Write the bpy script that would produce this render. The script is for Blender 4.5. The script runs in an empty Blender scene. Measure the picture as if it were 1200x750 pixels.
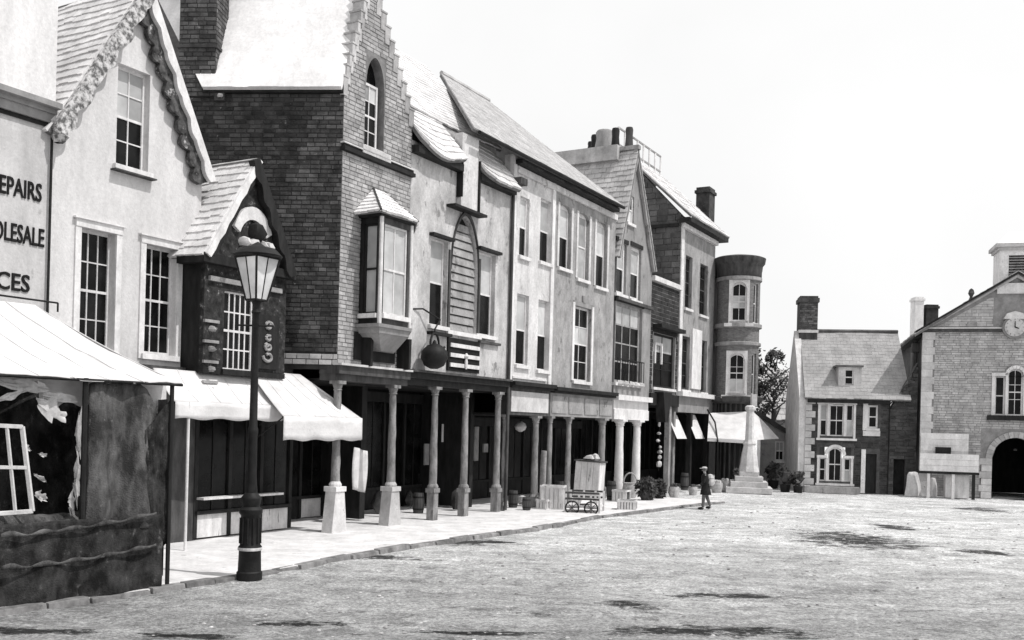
import bpy, math, random
from mathutils import Vector, Matrix, noise
random.seed(11)
R = math.radians
sc = bpy.context.scene
COL = sc.collection
# ------------------------------------------------------------------ camera
CAMH = 2.7; FPX = 1150.0; CY = 498.0; ROLL = R(1.5)
cd = bpy.data.cameras.new('camera'); cam = bpy.data.objects.new('camera', cd); COL.objects.link(cam)
cd.sensor_width = 36.0; cd.lens = FPX / 1200 * 36.0; cd.shift_y = (CY - 375) / 1200
cd.clip_start = .1; cd.clip_end = 3000
cam.location = (0, 0, CAMH); cam.rotation_euler = (R(90), -ROLL, 0)
sc.camera = cam
# ------------------------------------------------------------------ world, sun, exposure
SUN_AZ = R(-20); SUN_EL = R(57)          # azimuth measured from +X towards +Y
w = bpy.data.worlds.new('World'); sc.world = w; w.use_nodes = True
nt = w.node_tree; nt.nodes.clear()
N = nt.nodes.new; L = nt.links.new
out = N('ShaderNodeOutputWorld'); bg = N('ShaderNodeBackground'); sky = N('ShaderNodeTexSky')
sky.sky_type = 'NISHITA'; sky.sun_disc = False; sky.sun_elevation = SUN_EL
sky.sun_rotation = R(90) - SUN_AZ; sky.dust_density = 4.0; sky.air_density = 1.5
bw = N('ShaderNodeRGBToBW'); L(sky.outputs[0], bw.inputs[0])
tc = N('ShaderNodeTexCoord'); nz = N('ShaderNodeTexNoise'); nz.inputs['Scale'].default_value = 2.2
nz.inputs['Detail'].default_value = 5; L(tc.outputs['Generated'], nz.inputs['Vector'])
mr = N('ShaderNodeMapRange'); mr.inputs[1].default_value = .3; mr.inputs[2].default_value = .7
mr.inputs[3].default_value = 9.9; mr.inputs[4].default_value = 11.2; L(nz.outputs[0], mr.inputs[0])
mx = N('ShaderNodeMix'); mx.inputs[0].default_value = .9      # thin bright cloud veils most of the clear sky
L(bw.outputs[0], mx.inputs[2]); L(mr.outputs[0], mx.inputs[3])
L(mx.outputs[0], bg.inputs[0]); bg.inputs[1].default_value = .1; L(bg.outputs[0], out.inputs[0])
sd = bpy.data.lights.new('sun', 'SUN'); sd.energy = 3.3; sd.angle = R(.5); sd.color = (1, .985, .97)
sun = bpy.data.objects.new('sun', sd); COL.objects.link(sun)
sv = Vector((math.cos(SUN_AZ) * math.cos(SUN_EL), math.sin(SUN_AZ) * math.cos(SUN_EL), math.sin(SUN_EL)))
sun.rotation_euler = (-sv).to_track_quat('-Z', 'Y').to_euler(); sun.location = (30, -20, 40)
sc.view_settings.view_transform = 'Standard'; sc.view_settings.look = 'None'
sc.view_settings.exposure = 0.0; sc.view_settings.gamma = 1
# ------------------------------------------------------------------ geometry helpers
def ray(u, v):
    a, b = u - 600, v - CY
    c, s = math.cos(ROLL), math.sin(ROLL)
    return Vector(((a*c + b*s) / FPX, 1, -(-a*s + b*c) / FPX))
def G(u, v, z=0.0):
    r = ray(u, v); t = (z - CAMH) / r.z
    return Vector((r.x*t, t, z))
class Frame:                        # a vertical plane: s along it, z up, o outwards
    def __init__(f, P, d):
        f.P = Vector((P[0], P[1], 0)); f.d = Vector((d[0], d[1], 0)).normalized(); f.n = Vector((f.d.y, -f.d.x, 0))
    def w(f, s, z, o=0.0):
        p = f.P + f.d*s + f.n*o; return Vector((p.x, p.y, z))
    def px(f, u, v, o=0.0):
        r = ray(u, v); h = Vector((r.x, 1, 0)); t = (f.P.dot(f.n) + o) / h.dot(f.n)
        return (h*t - f.P).dot(f.d), CAMH + r.z*t
    def q(f, u0, v0, u1, v1, o=0.0):          # rectangle seen between these picture corners
        um, vm = (u0+u1)/2, (v0+v1)/2
        return f.px(u0, vm, o)[0], f.px(u1, vm, o)[0], f.px(um, v0, o)[1], f.px(um, v1, o)[1]
def rect(f, u0, v0, u1, v1, o=0.0):
    s0, s1, zt, zb = f.q(u0, v0, u1, v1, o); return s0, s1, zb, zt
def clip(poly, a, b):                # keep left side of a->b
    res = []
    for i in range(len(poly)):
        p, q = poly[i], poly[(i+1) % len(poly)]
        dp = (b[0]-a[0])*(p[1]-a[1]) - (b[1]-a[1])*(p[0]-a[0])
        dq = (b[0]-a[0])*(q[1]-a[1]) - (b[1]-a[1])*(q[0]-a[0])
        if dp >= -1e-9: res.append(p)
        if (dp > 1e-9 and dq < -1e-9) or (dp < -1e-9 and dq > 1e-9):
            t = dp/(dp-dq); res.append((p[0]+(q[0]-p[0])*t, p[1]+(q[1]-p[1])*t))
    return res
def clipconv(poly, outline):
    for i in range(len(outline)):
        if len(poly) < 3: return []
        poly = clip(poly, outline[i], outline[(i+1) % len(outline)])
    return poly if len(poly) >= 3 else []
def area(p): return abs(sum(p[i][0]*p[(i+1) % len(p)][1] - p[(i+1) % len(p)][0]*p[i][1] for i in range(len(p))))/2
class MB:
    def __init__(m): m.v = []; m.f = []
    def add(m, vs, fs):
        b = len(m.v); m.v += [Vector(x) for x in vs]; m.f += [tuple(i+b for i in f) for f in fs]; return m
    def hexa(m, a, b):               # two rings of equal length, capped
        n = len(a); fs = [tuple(range(n))[::-1], tuple(range(n, 2*n))]
        fs += [(i, (i+1) % n, n+(i+1) % n, n+i) for i in range(n)]
        return m.add(list(a)+list(b), fs)
    def prism(m, F, pts, o0, o1):
        return m.hexa([F.w(s, z, o0) for s, z in pts], [F.w(s, z, o1) for s, z in pts])
    def box(m, F, s0, s1, z0, z1, o0, o1):
        return m.prism(F, [(s0, z0), (s1, z0), (s1, z1), (s0, z1)], o0, o1)
    def tube(m, p0, p1, r0, r1=None, n=8):
        p0, p1 = Vector(p0), Vector(p1); r1 = r0 if r1 is None else r1
        ax = (p1-p0).normalized(); u = ax.orthogonal().normalized(); v = ax.cross(u)
        ring = lambda p, r: [p + (u*math.cos(6.28318*i/n) + v*math.sin(6.28318*i/n))*r for i in range(n)]
        return m.hexa(ring(p0, r0), ring(p1, r1))
    def path(m, pts, r, n=6):
        for a, b in zip(pts, pts[1:]): m.tube(a, b, r, r, n)
        return m
    def lathe(m, c, prof, n=16, rot=0.0, a0=0, a1=6.283185):
        c = Vector(c); b = len(m.v); k = len(prof)
        for r, z in prof:
            for i in range(n):
                a = rot + 6.283185*i/n; m.v.append(c + Vector((r*math.cos(a), r*math.sin(a), z)))
        for j in range(k-1):
            for i in range(n):
                m.f.append((b+j*n+i, b+j*n+(i+1) % n, b+(j+1)*n+(i+1) % n, b+(j+1)*n+i))
        m.f.append(tuple(b+i for i in range(n))[::-1]); m.f.append(tuple(b+(k-1)*n+i for i in range(n)))
        return m
    def grid(m, fn, nu, nv):
        b = len(m.v)
        for j in range(nv+1):
            for i in range(nu+1): m.v.append(Vector(fn(i/nu, j/nv)))
        for j in range(nv):
            for i in range(nu):
                k = b+j*(nu+1)+i; m.f.append((k, k+1, k+nu+2, k+nu+1))
        return m
    def lump(m, c, rx, ry, rz, seed=0):
        c = Vector(c); n = 6; b = len(m.v); prof = [(.55, .0), (1, .35), (.7, .85), (.15, 1)]
        ph = random.random()*6
        for r, z in prof:
            for i in range(n):
                a = ph+6.283*i/n; k = random.uniform(.8, 1.2)
                m.v.append(c+Vector((rx*r*k*math.cos(a), ry*r*k*math.sin(a), rz*z)))
        for j in range(3):
            for i in range(n): m.f.append((b+j*n+i, b+j*n+(i+1) % n, b+(j+1)*n+(i+1) % n, b+(j+1)*n+i))
        m.f.append(tuple(b+3*n+i for i in range(n)))
        return m
WF = Frame((0, 0), (1, 0))
WLOC = {}
def part(name, mb, mat, parent=None, label=None, kind=None, smooth=False, bevel=0):
    if not mb.v: return None
    lo = [min(v[i] for v in mb.v) for i in range(3)]; hi = [max(v[i] for v in mb.v) for i in range(3)]
    c = Vector([(lo[i]+hi[i])/2 for i in range(3)])
    me = bpy.data.meshes.new(name); me.from_pydata([v-c for v in mb.v], [], mb.f); me.materials.append(mat)
    if smooth:
        me.shade_smooth()
        try: me.set_sharp_from_angle(angle=R(40))
        except Exception: pass
    o = bpy.data.objects.new(name, me); COL.objects.link(o)
    WLOC[o.name] = c
    if parent: o.parent = parent; o.location = c - WLOC[parent.name]
    else: o.location = c
    if label: o['label'] = label
    if kind: o['kind'] = kind
    if bevel:
        b = o.modifiers.new('bevel', 'BEVEL'); b.width = bevel; b.segments = 2; b.limit_method = 'ANGLE'
    return o
def thing(name, label, cat, loc, group=None):
    o = bpy.data.objects.new(name, None); o.empty_display_size = .3; COL.objects.link(o); o.location = loc
    WLOC[o.name] = Vector(loc); o['label'] = label; o['category'] = cat
    if group: o['group'] = group
    return o
def tag(o, label, cat, group=None, kind=None):
    o['label'] = label
    if cat: o['category'] = cat
    if group: o['group'] = group
    if kind: o['kind'] = kind
    return o
# ------------------------------------------------------------------ materials
def M(name, c0, c1, scale=2.0, rough=.88, bump=.25, bscale=25.0, streak=1.0, isl=0.0, objr=0.0, spec=.25,
      lo=.35, hi=.65, spots=None, dist=.02, metal=0.0, grime=.14):
    m = bpy.data.materials.new(name); m.use_nodes = True; nt = m.node_tree; N = nt.nodes.new; L = nt.links.new
    b = nt.nodes['Principled BSDF']; b.inputs['Roughness'].default_value = rough
    b.inputs['Specular IOR Level'].default_value = spec; b.inputs['Metallic'].default_value = metal
    g = N('ShaderNodeNewGeometry'); mp = N('ShaderNodeMapping'); mp.inputs['Scale'].default_value = (1, 1, 1/streak)
    L(g.outputs['Position'], mp.inputs['Vector'])
    n1 = N('ShaderNodeTexNoise'); n1.inputs['Scale'].default_value = scale; n1.inputs['Detail'].default_value = 8
    n1.inputs['Roughness'].default_value = .65; L(mp.outputs[0], n1.inputs['Vector'])
    r = N('ShaderNodeMapRange'); r.inputs[1].default_value = lo; r.inputs[2].default_value = hi
    r.inputs[3].default_value = c0; r.inputs[4].default_value = c1; L(n1.outputs[0], r.inputs[0])
    cur = r.outputs[0]
    def mul(sock, amt):
        nonlocal cur
        a = N('ShaderNodeMapRange'); a.inputs[3].default_value = 1-amt; a.inputs[4].default_value = 1+amt; L(sock, a.inputs[0])
        x = N('ShaderNodeMath'); x.operation = 'MULTIPLY'; L(cur, x.inputs[0]); L(a.outputs[0], x.inputs[1]); cur = x.outputs[0]
    if grime:                         # fine grit, and rain streaks running down
        n4 = N('ShaderNodeTexNoise'); n4.inputs['Scale'].default_value = 13; n4.inputs['Detail'].default_value = 6; n4.inputs['Roughness'].default_value = .8
        L(g.outputs['Position'], n4.inputs['Vector'])
        a4 = N('ShaderNodeMapRange'); a4.inputs[1].default_value = .3; a4.inputs[2].default_value = .7; L(n4.outputs[0], a4.inputs[0]); mul(a4.outputs[0], grime)
        m5 = N('ShaderNodeMapping'); m5.inputs['Scale'].default_value = (2.0, 2.0, .55); L(g.outputs['Position'], m5.inputs['Vector'])
        n5 = N('ShaderNodeTexNoise'); n5.inputs['Scale'].default_value = 1; n5.inputs['Detail'].default_value = 7; n5.inputs['Roughness'].default_value = .7; L(m5.outputs[0], n5.inputs['Vector'])
        a5 = N('ShaderNodeMapRange'); a5.inputs[1].default_value = .35; a5.inputs[2].default_value = .62; L(n5.outputs[0], a5.inputs[0]); mul(a5.outputs[0], grime*.7)
    if isl: mul(g.outputs['Random Per Island'], isl)
    if objr:
        oi = N('ShaderNodeObjectInfo'); mul(oi.outputs['Random'], objr)
    if spots:                         # (scale, threshold, value): patches of dirt or bare render
        n3 = N('ShaderNodeTexNoise'); n3.inputs['Scale'].default_value = spots[0]; n3.inputs['Detail'].default_value = 6
        n3.inputs['Roughness'].default_value = .7; L(mp.outputs[0], n3.inputs['Vector'])
        a = N('ShaderNodeMapRange'); a.inputs[1].default_value = spots[1]; a.inputs[2].default_value = spots[1]+.07; L(n3.outputs[0], a.inputs[0])
        x = N('ShaderNodeMix'); L(a.outputs[0], x.inputs[0]); L(cur, x.inputs[2]); x.inputs[3].default_value = spots[2]; cur = x.outputs[0]
    tint = N('ShaderNodeCombineColor')
    for i, k in enumerate((1.0, .985, .985)):
        x = N('ShaderNodeMath'); x.operation = 'MULTIPLY'; x.inputs[1].default_value = k; L(cur, x.inputs[0]); L(x.outputs[0], tint.inputs[i])
    L(tint.outputs[0], b.inputs['Base Color'])
    if bump:
        n2 = N('ShaderNodeTexNoise'); n2.inputs['Scale'].default_value = bscale; n2.inputs['Detail'].default_value = 6
        L(g.outputs['Position'], n2.inputs['Vector'])
        bp = N('ShaderNodeBump'); bp.inputs['Strength'].default_value = bump; bp.inputs['Distance'].default_value = dist
        L(n2.outputs[0], bp.inputs['Height']); L(bp.outputs[0], b.inputs['Normal'])
    return m
m_white = M('limewash', .53, .65, .9, streak=3, bump=.3, spots=(1.6, .66, .55))
m_sign = M('sign_render', .42, .55, 1.2, streak=2.5, spots=(3, .66, .3))
m_sign2 = M('pale_render', .62, .72, .8, streak=3)
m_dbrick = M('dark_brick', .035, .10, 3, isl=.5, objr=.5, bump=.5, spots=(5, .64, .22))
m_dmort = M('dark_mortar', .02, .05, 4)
m_brick = M('weathered_brick', .30, .48, 2, isl=.22, objr=.22, bump=.4, spots=(4, .66, .12))
m_mort = M('mortar', .14, .24, 4)
m_plaster = M('stained_plaster', .34, .56, 1.6, streak=1.6, bump=.5, spots=(2.6, .57, .22), grime=.2)
m_pale = M('pale_stucco', .46, .64, 1.6, streak=1.8, spots=(3, .59, .32), grime=.2)
m_grey = M('grey_stucco', .22, .35, 2.5, streak=1.6, bump=.5, spots=(3, .58, .14), grime=.2)
m_grey2 = M('drab_stucco', .20, .30, 2.0, streak=2, spots=(3, .6, .13))
m_stone = M('ashlar', .45, .62, 3, isl=.12, objr=.15, spots=(6, .62, .28))
m_rubble = M('rubble_stone', .30, .46, 2, isl=.18, objr=.18, bump=.5, spots=(3, .62, .16))
m_rmort = M('rubble_mortar', .2, .3, 4)
m_drub = M('dark_stone', .025, .062, 2, isl=.35, objr=.35, bump=.5, spots=(3, .62, .05))
m_drmort = M('dark_rubble_mortar', .05, .1, 4)
m_slate = M('bleached_slate', .52, .70, 1.2, isl=.09, objr=.09, rough=.8, spots=(2, .66, .36))
m_slatebed = M('slate_bed', .12, .2, 4)
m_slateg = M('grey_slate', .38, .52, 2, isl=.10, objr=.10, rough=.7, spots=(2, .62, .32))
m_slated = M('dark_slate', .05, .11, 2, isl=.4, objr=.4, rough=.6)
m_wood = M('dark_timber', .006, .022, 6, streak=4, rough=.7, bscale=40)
m_woodm = M('brown_timber', .035, .09, 5, streak=4, rough=.8)
m_woodp = M('pale_timber', .50, .70, 5, streak=4, rough=.8, spots=(6, .62, .2))
m_trim = M('white_paint', .56, .74, 4, streak=2, rough=.6, spots=(7, .66, .4))
m_iron = M('black_iron', .005, .014, 6, rough=.6, spec=.25)
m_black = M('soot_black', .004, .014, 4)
m_canvas = M('white_canvas', .54, .72, 1.6, rough=.95, bump=.3, streak=.5, spots=(2.6, .64, .48), grime=.05)
m_cloth = M('dark_cloth', .008, .05, 3.5, rough=.95, streak=1.5, bump=.7, bscale=45, lo=.4, hi=.62, spots=(7, .6, .10))
m_cloth2 = M('grey_cloth', .03, .14, 3.2, rough=.95, streak=2.2, bump=.7, bscale=45, lo=.4, hi=.64, spots=(9, .62, .18))
m_rag = M('pale_rag', .36, .6, 6, rough=.95)
m_leaf = M('foliage', .02, .07, 3, isl=.5, rough=.7)
m_bark = M('bark', .06, .14, 6, streak=3)
m_pave = M('worn_pavement', .56, .72, 1.6, bump=.3, spots=(2.5, .62, .34))
m_kerb = M('kerb_stone', .10, .24, 4, objr=.2, spots=(5, .6, .2))
m_mud = M('mud', .025, .07, 5, isl=.4)
m_stones = M('road_stones', .22, .46, 5, isl=.5)
m_skin = M('skin', .32, .40, 8, rough=.6, bump=0)
m_coat = M('dark_coat', .010, .022, 8, rough=.95, bump=.2)
m_col = M('weathered_column', .12, .30, 5, streak=2.5, spots=(6, .58, .14), bump=.5)
m_roofg = M('grey_smooth_slate', .27, .38, 1.5, isl=.05, objr=.05, rough=.8)
m_trous = M('grey_trousers', .10, .16, 8, rough=.95, bump=.2)
m_straw = M('wicker', .28, .5, 9)
def panemat(name, c, rough, coat=0.0, lo_=.4):
    m = bpy.data.materials.new(name); m.use_nodes = True; nt = m.node_tree; b = nt.nodes['Principled BSDF']
    g = nt.nodes.new('ShaderNodeNewGeometry'); n = nt.nodes.new('ShaderNodeTexNoise'); n.inputs['Scale'].default_value = 2.5; n.inputs['Detail'].default_value = 4
    nt.links.new(g.outputs['Position'], n.inputs['Vector'])
    r = nt.nodes.new('ShaderNodeMapRange'); r.inputs[1].default_value = .35; r.inputs[2].default_value = .65
    r.inputs[3].default_value = c*lo_; r.inputs[4].default_value = c*(2-lo_); nt.links.new(n.outputs[0], r.inputs[0])
    oi = nt.nodes.new('ShaderNodeObjectInfo'); a = nt.nodes.new('ShaderNodeMapRange'); a.inputs[3].default_value = .6; a.inputs[4].default_value = 1.3
    nt.links.new(oi.outputs['Random'], a.inputs[0]); x = nt.nodes.new('ShaderNodeMath'); x.operation = 'MULTIPLY'
    nt.links.new(r.outputs[0], x.inputs[0]); nt.links.new(a.outputs[0], x.inputs[1]); nt.links.new(x.outputs[0], b.inputs['Base Color'])
    b.inputs['Roughness'].default_value = rough; b.inputs['Specular IOR Level'].default_value = .14; b.inputs['Coat Weight'].default_value = coat
    bp = nt.nodes.new('ShaderNodeBump'); bp.inputs['Strength'].default_value = .08; n2 = nt.nodes.new('ShaderNodeTexNoise'); n2.inputs['Scale'].default_value = 3
    nt.links.new(g.outputs['Position'], n2.inputs['Vector']); nt.links.new(n2.outputs[0], bp.inputs['Height']); nt.links.new(bp.outputs[0], b.inputs['Normal'])
    return m
m_glass = panemat('window_glass', .008, .2)
m_blind = panemat('glass_over_blind', .46, .5, lo_=.85)
m_lampglass = panemat('lamp_glass', .6, .25, lo_=.8)
# road: trodden earth with grit and dark damp patches
PATCH = [(1000, 632, 175, 26), (1045, 617, 60, 9), (1152, 647, 90, 8), (1150, 597, 80, 7), (745, 709, 90, 15), (860, 697, 160, 8), (835, 740, 330, 18),
         (345, 729, 120, 11), (50, 738, 170, 10), (545, 634, 150, 10), (440, 652, 170, 6), (560, 740, 200, 8), (230, 745, 160, 10), (640, 612, 60, 4)]
def road_material():
    m = bpy.data.materials.new('trodden_earth'); m.use_nodes = True; nt = m.node_tree; N = nt.nodes.new; L = nt.links.new
    b = nt.nodes['Principled BSDF']; b.inputs['Roughness'].default_value = .95; b.inputs['Specular IOR Level'].default_value = .15
    g = N('ShaderNodeNewGeometry')
    mp = N('ShaderNodeMapping'); mp.inputs['Scale'].default_value = (.8, 1.0, 1); L(g.outputs['Position'], mp.inputs[0])
    def nse(sc_, det=6, ro=.65, src=mp.outputs[0]):
        n = N('ShaderNodeTexNoise'); n.inputs['Scale'].default_value = sc_; n.inputs['Detail'].default_value = det; n.inputs['Roughness'].default_value = ro; L(src, n.inputs[0]); return n.outputs[0]
    def mr(src, a, b_, c, d):
        n = N('ShaderNodeMapRange'); n.inputs[1].default_value = a; n.inputs[2].default_value = b_; n.inputs[3].default_value = c; n.inputs[4].default_value = d; L(src, n.inputs[0]); return n.outputs[0]
    def mul(a, b_):
        n = N('ShaderNodeMath'); n.operation = 'MULTIPLY'; L(a, n.inputs[0]); L(b_, n.inputs[1]); return n.outputs[0]
    c = mr(nse(.35), .35, .65, .50, .72)
    c = mul(c, mr(nse(3.0, 8, .75), .35, .65, .70, 1.2))
    c = mul(c, mr(nse(14.0, 4, .8), .3, .7, .55, 1.38))
    c = mul(c, mr(nse(45.0, 3, .8), .3, .7, .75, 1.22))
    c = mul(c, mr(nse(1.1, 8, .8), .56, .66, 1.0, .45))
    sx = N('ShaderNodeSeparateXYZ'); L(g.outputs['Position'], sx.inputs[0])
    c = mul(c, mr(sx.outputs[1], 9, 25, .52, 1.2))            # churned damper earth in the foreground, dusty ground beyond
    # streaks of wheel-dragged dirt and the damp dark patches, each where it lies
    m2 = N('ShaderNodeMapping'); m2.inputs['Scale'].default_value = (.65, 1.5, 1); L(g.outputs['Position'], m2.inputs[0])
    stn = nse(.8, 9, .78, m2.outputs[0])
    c = mul(c, mr(stn, .42, .64, 1.12, .68))
    c = mul(c, mr(nse(2.6, 14, .92, m2.outputs[0]), .53, .61, 1.12, .36))       # clods and droppings
    c = mul(c, mr(nse(22.0, 5, .85, g.outputs['Position']), .38, .60, 1.2, .55))
    tot = None
    def mth(op, a, b_=None):
        n = N('ShaderNodeMath'); n.operation = op; n.use_clamp = False
        for i, x in enumerate((a, b_)):
            if x is None: continue
            if isinstance(x, (int, float)): n.inputs[i].default_value = x
            else: L(x, n.inputs[i])
        return n.outputs[0]
    for (u, v, wp, hp) in PATCH:
        c0 = G(u, v); rx = wp*.5*c0.y/FPX; ry = abs(G(u, v-hp*.5).y-G(u, v+hp*.5).y)*.5
        a = mth('POWER', mth('ABSOLUTE', mth('DIVIDE', mth('SUBTRACT', sx.outputs[0], c0.x), rx)), 2)
        b2 = mth('POWER', mth('ABSOLUTE', mth('DIVIDE', mth('SUBTRACT', sx.outputs[1], c0.y), ry)), 2)
        e = mr(mth('ADD', a, b2), 0, 1.6, 1, 0)
        tot = e if tot is None else mth('MAXIMUM', tot, e)
    m3 = N('ShaderNodeMapping'); m3.inputs['Scale'].default_value = (.6, 1.1, 1); L(g.outputs['Position'], m3.inputs[0])
    wet = mr(mth('ADD', mth('MULTIPLY', tot, .42), mth('MULTIPLY', mth('SUBTRACT', nse(2.0, 14, .85, m3.outputs[0]), .5), 1.9)), .26, .36, 0, 1)
    c = mul(c, mr(mul(wet, mr(tot, 0, .15, 0, 1)), 0, 1, 1, .10))
    cc = N('ShaderNodeCombineColor')
    for i in range(3): L(c, cc.inputs[i])
    L(cc.outputs[0], b.inputs['Base Color'])
    bp = N('ShaderNodeBump'); bp.inputs['Strength'].default_value = 1.0; bp.inputs['Distance'].default_value = .09
    h = N('ShaderNodeMath'); h.operation = 'ADD'; L(nse(5.0, 8, .75), h.inputs[0]); L(mr(nse(22, 4, .7), 0, 1, 0, .4), h.inputs[1])
    L(h.outputs[0], bp.inputs['Height']); L(bp.outputs[0], b.inputs['Normal'])
    return m
m_road = road_material()
# ------------------------------------------------------------------ building pieces
def arcz(op, s):
    s0, s1, z0, z1, k = op; c = (s0+s1)/2; h = (s1-s0)/2; x = min(1, abs(s-c)/h)
    if k == 'semi': return z1 - h + h*math.sqrt(max(0, 1-x*x))
    if k == 'seg': r = h*.45; return z1 - r + r*math.sqrt(max(0, 1-x*x))
    if k == 'point': r = h*2.2; return z1 - r + r*math.sqrt(max(0, 1-x**1.8))
    return z1
def wall(mb, F, outline, ops, o1=0.0, th=.3):
    """outline convex ccw (s,z); ops (s0,s1,z0,z1[,arch]); front face at o1, back at o1-th"""
    ops = [tuple(o)+((None,) if len(o) == 4 else ()) for o in ops]; o0 = o1-th
    S = sorted({p[0] for p in outline} | {x for o in ops for x in o[:2]}); Z = sorted({p[1] for p in outline} | {x for o in ops for x in o[2:4]})
    def inside(s, z): return any(o[0]-1e-6 < s < o[1]+1e-6 and o[2]-1e-6 < z < o[3]+1e-6 for o in ops)
    for i in range(len(S)-1):
        for j in range(len(Z)-1):
            if inside((S[i]+S[i+1])/2, (Z[j]+Z[j+1])/2): continue
            p = clipconv([(S[i], Z[j]), (S[i+1], Z[j]), (S[i+1], Z[j+1]), (S[i], Z[j+1])], outline)
            if not p or area(p) < 1e-6: continue
            n = len(p)
            mb.add([F.w(s, z, o1) for s, z in p], [tuple(range(n))]); mb.add([F.w(s, z, o0) for s, z in p], [tuple(range(n))[::-1]])
    def side(a, b): mb.add([F.w(a[0], a[1], o0), F.w(b[0], b[1], o0), F.w(b[0], b[1], o1), F.w(a[0], a[1], o1)], [(0, 1, 2, 3)])
    for i in range(len(outline)): side(outline[i], outline[(i+1) % len(outline)])
    for o in ops:
        s0, s1, z0, z1, k = o
        zt = arcz(o, s0)
        side((s0, zt), (s0, z0)); side((s0, z0), (s1, z0)); side((s1, z0), (s1, zt))
        n = 12 if k else 1
        for i in range(n):
            a, b = s0+(s1-s0)*i/n, s0+(s1-s0)*(i+1)/n; za, zb = arcz(o, a), arcz(o, b)
            side((b, zb), (a, za))
            if k:
                mb.add([F.w(a, za, o1), F.w(b, zb, o1), F.w(b, z1, o1), F.w(a, z1, o1)], [(0, 1, 2, 3)])
                mb.add([F.w(a, za, o0), F.w(b, zb, o0), F.w(b, z1, o0), F.w(a, z1, o0)], [(3, 2, 1, 0)])
    return mb
def window(parent, F, op, cols=2, rows=4, o=0.0, blind=(), sill=m_trim, frame=m_trim, rec=.10, fw=.07, bars=.025, lintel=None, name='window', label=None):
    """sash window in opening op; blind = set of rows (from the bottom) drawn with a blind"""
    s0, s1, z0, z1 = op[:4]; k = op[4] if len(op) > 4 else None
    mb = MB(); a, b = o-rec-.05, o-rec
    mb.box(F, s0, s0+fw, z0, z1, a, b); mb.box(F, s1-fw, s1, z0, z1, a, b)
    mb.box(F, s0+fw, s1-fw, z0, z0+fw, a, b-.002)
    if k and k != 'seg':
        n = 10; po = op
        for i in range(n):
            x0, x1 = s0+fw+(s1-s0-2*fw)*i/n, s0+fw+(s1-s0-2*fw)*(i+1)/n
            y0, y1 = arcz(po, x0), arcz(po, x1)
            mb.prism(F, [(x0, y0-fw*1.3), (x1, y1-fw*1.3), (x1, y1+.02), (x0, y0+.02)], a, b-.002)
    else: mb.box(F, s0+fw, s1-fw, z1-fw*(2.2 if k else 1), z1, a, b-.002)
    fr = part(name, mb, frame, parent, label=label)
    mid = z0+fw+(z1-z0-2*fw)*.5
    class _B:
        def box(q, *a): part('sash_bar', MB().box(*a), frame, fr)
    si, sj, zi, zj = s0+fw, s1-fw, z0+fw, z1-fw
    m2 = _B(); m2.box(F, si, sj, mid-.025, mid+.025, a-.005, b-.008)
    for c in range(1, cols):
        x = si+(sj-si)*c/cols; m2.box(F, x-bars/2, x+bars/2, zi, zj, a, b-.012)
    for r in range(1, rows):
        y = zi+(zj-zi)*r/rows
        if abs(y-mid) > .04: m2.box(F, si, sj, y-bars/2, y+bars/2, a+.002, b-.014)
    for c in range(cols):
        for r in range(rows):
            x0, x1 = si+(sj-si)*c/cols, si+(sj-si)*(c+1)/cols; y0, y1 = zi+(zj-zi)*r/rows, zi+(zj-zi)*(r+1)/rows
            pm = MB(); t = random.uniform(-.006, .006)
            pm.hexa([F.w(x0, y0, b-.04+t), F.w(x1, y0, b-.04-t), F.w(x1, y1, b-.04), F.w(x0, y1, b-.04)],
                    [F.w(x0, y0, b-.034+t), F.w(x1, y0, b-.034-t), F.w(x1, y1, b-.034), F.w(x0, y1, b-.034)])
            part('pane', pm, m_blind if r in blind else m_glass, fr)
    if sill: part('sill', MB().box(F, s0-.07, s1+.07, z0-.11, z0-.002, o-.09, o+.09), sill, fr)
    if lintel: part('lintel', MB().box(F, s0-.1, s1+.1, z1+.002, z1+.16, o-.05, o+.04), lintel, fr)
    return fr
def in_ops(s0, s1, z0, z1, ops):
    return [o for o in ops if o[0] < s1 and o[1] > s0 and o[2] < z1 and o[3] > z0]
def bricks(parent, F, outline, ops, L, H, o=0.0, mat=m_brick, name='brick', maxp=300, proud=.015, gap=.014, jit=.5, key=None):
    """courses of bricks or stones on a wall; the first maxp by key are single parts, the rest one 'stuff' part"""
    zs = [p[1] for p in outline]; ss = [p[0] for p in outline]; pcs = []
    z = min(zs); row = 0
    while z < max(zs):
        h = H*random.uniform(1-.3*jit, 1+.3*jit) if jit > .6 else H
        s = min(ss) - L*(.5 if row % 2 else 0) - random.random()*L*.2*jit
        while s < max(ss):
            l = L*random.uniform(1-.5*jit, 1+.5*jit)
            segs = [(s+gap/2, s+l-gap/2)]
            for op in in_ops(s, s+l, z, z+h, ops):
                ns = []
                for a, b in segs:
                    if op[0]-.01 > a: ns.append((a, min(b, op[0]-.01)))
                    if op[1]+.01 < b: ns.append((max(a, op[1]+.01), b))
                segs = ns
            for a, b in segs:
                if b-a < .05: continue
                p = clipconv([(a, z+gap/2), (b, z+gap/2), (b, z+h-gap/2), (a, z+h-gap/2)], outline)
                if p and area(p) > L*H*.12: pcs.append(p)
            s += l
        z += h; row += 1
    if key: pcs.sort(key=key)
    rest = MB()
    for i, p in enumerate(pcs):
        pr = o+proud*random.uniform(.3, 1.4)
        mb = rest if i >= maxp else MB()
        cx = sum(q[0] for q in p)/len(p); cz = sum(q[1] for q in p)/len(p)
        k = .006
        mb.hexa([F.w(s, z, o-.004) for s, z in p], [F.w(s+(k if s < cx else -k), z+(k if z < cz else -k), pr) for s, z in p])
        if i < maxp: part(name, mb, mat, parent)
    if rest.v: part(name+'work', rest, mat, parent, kind='stuff')
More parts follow.
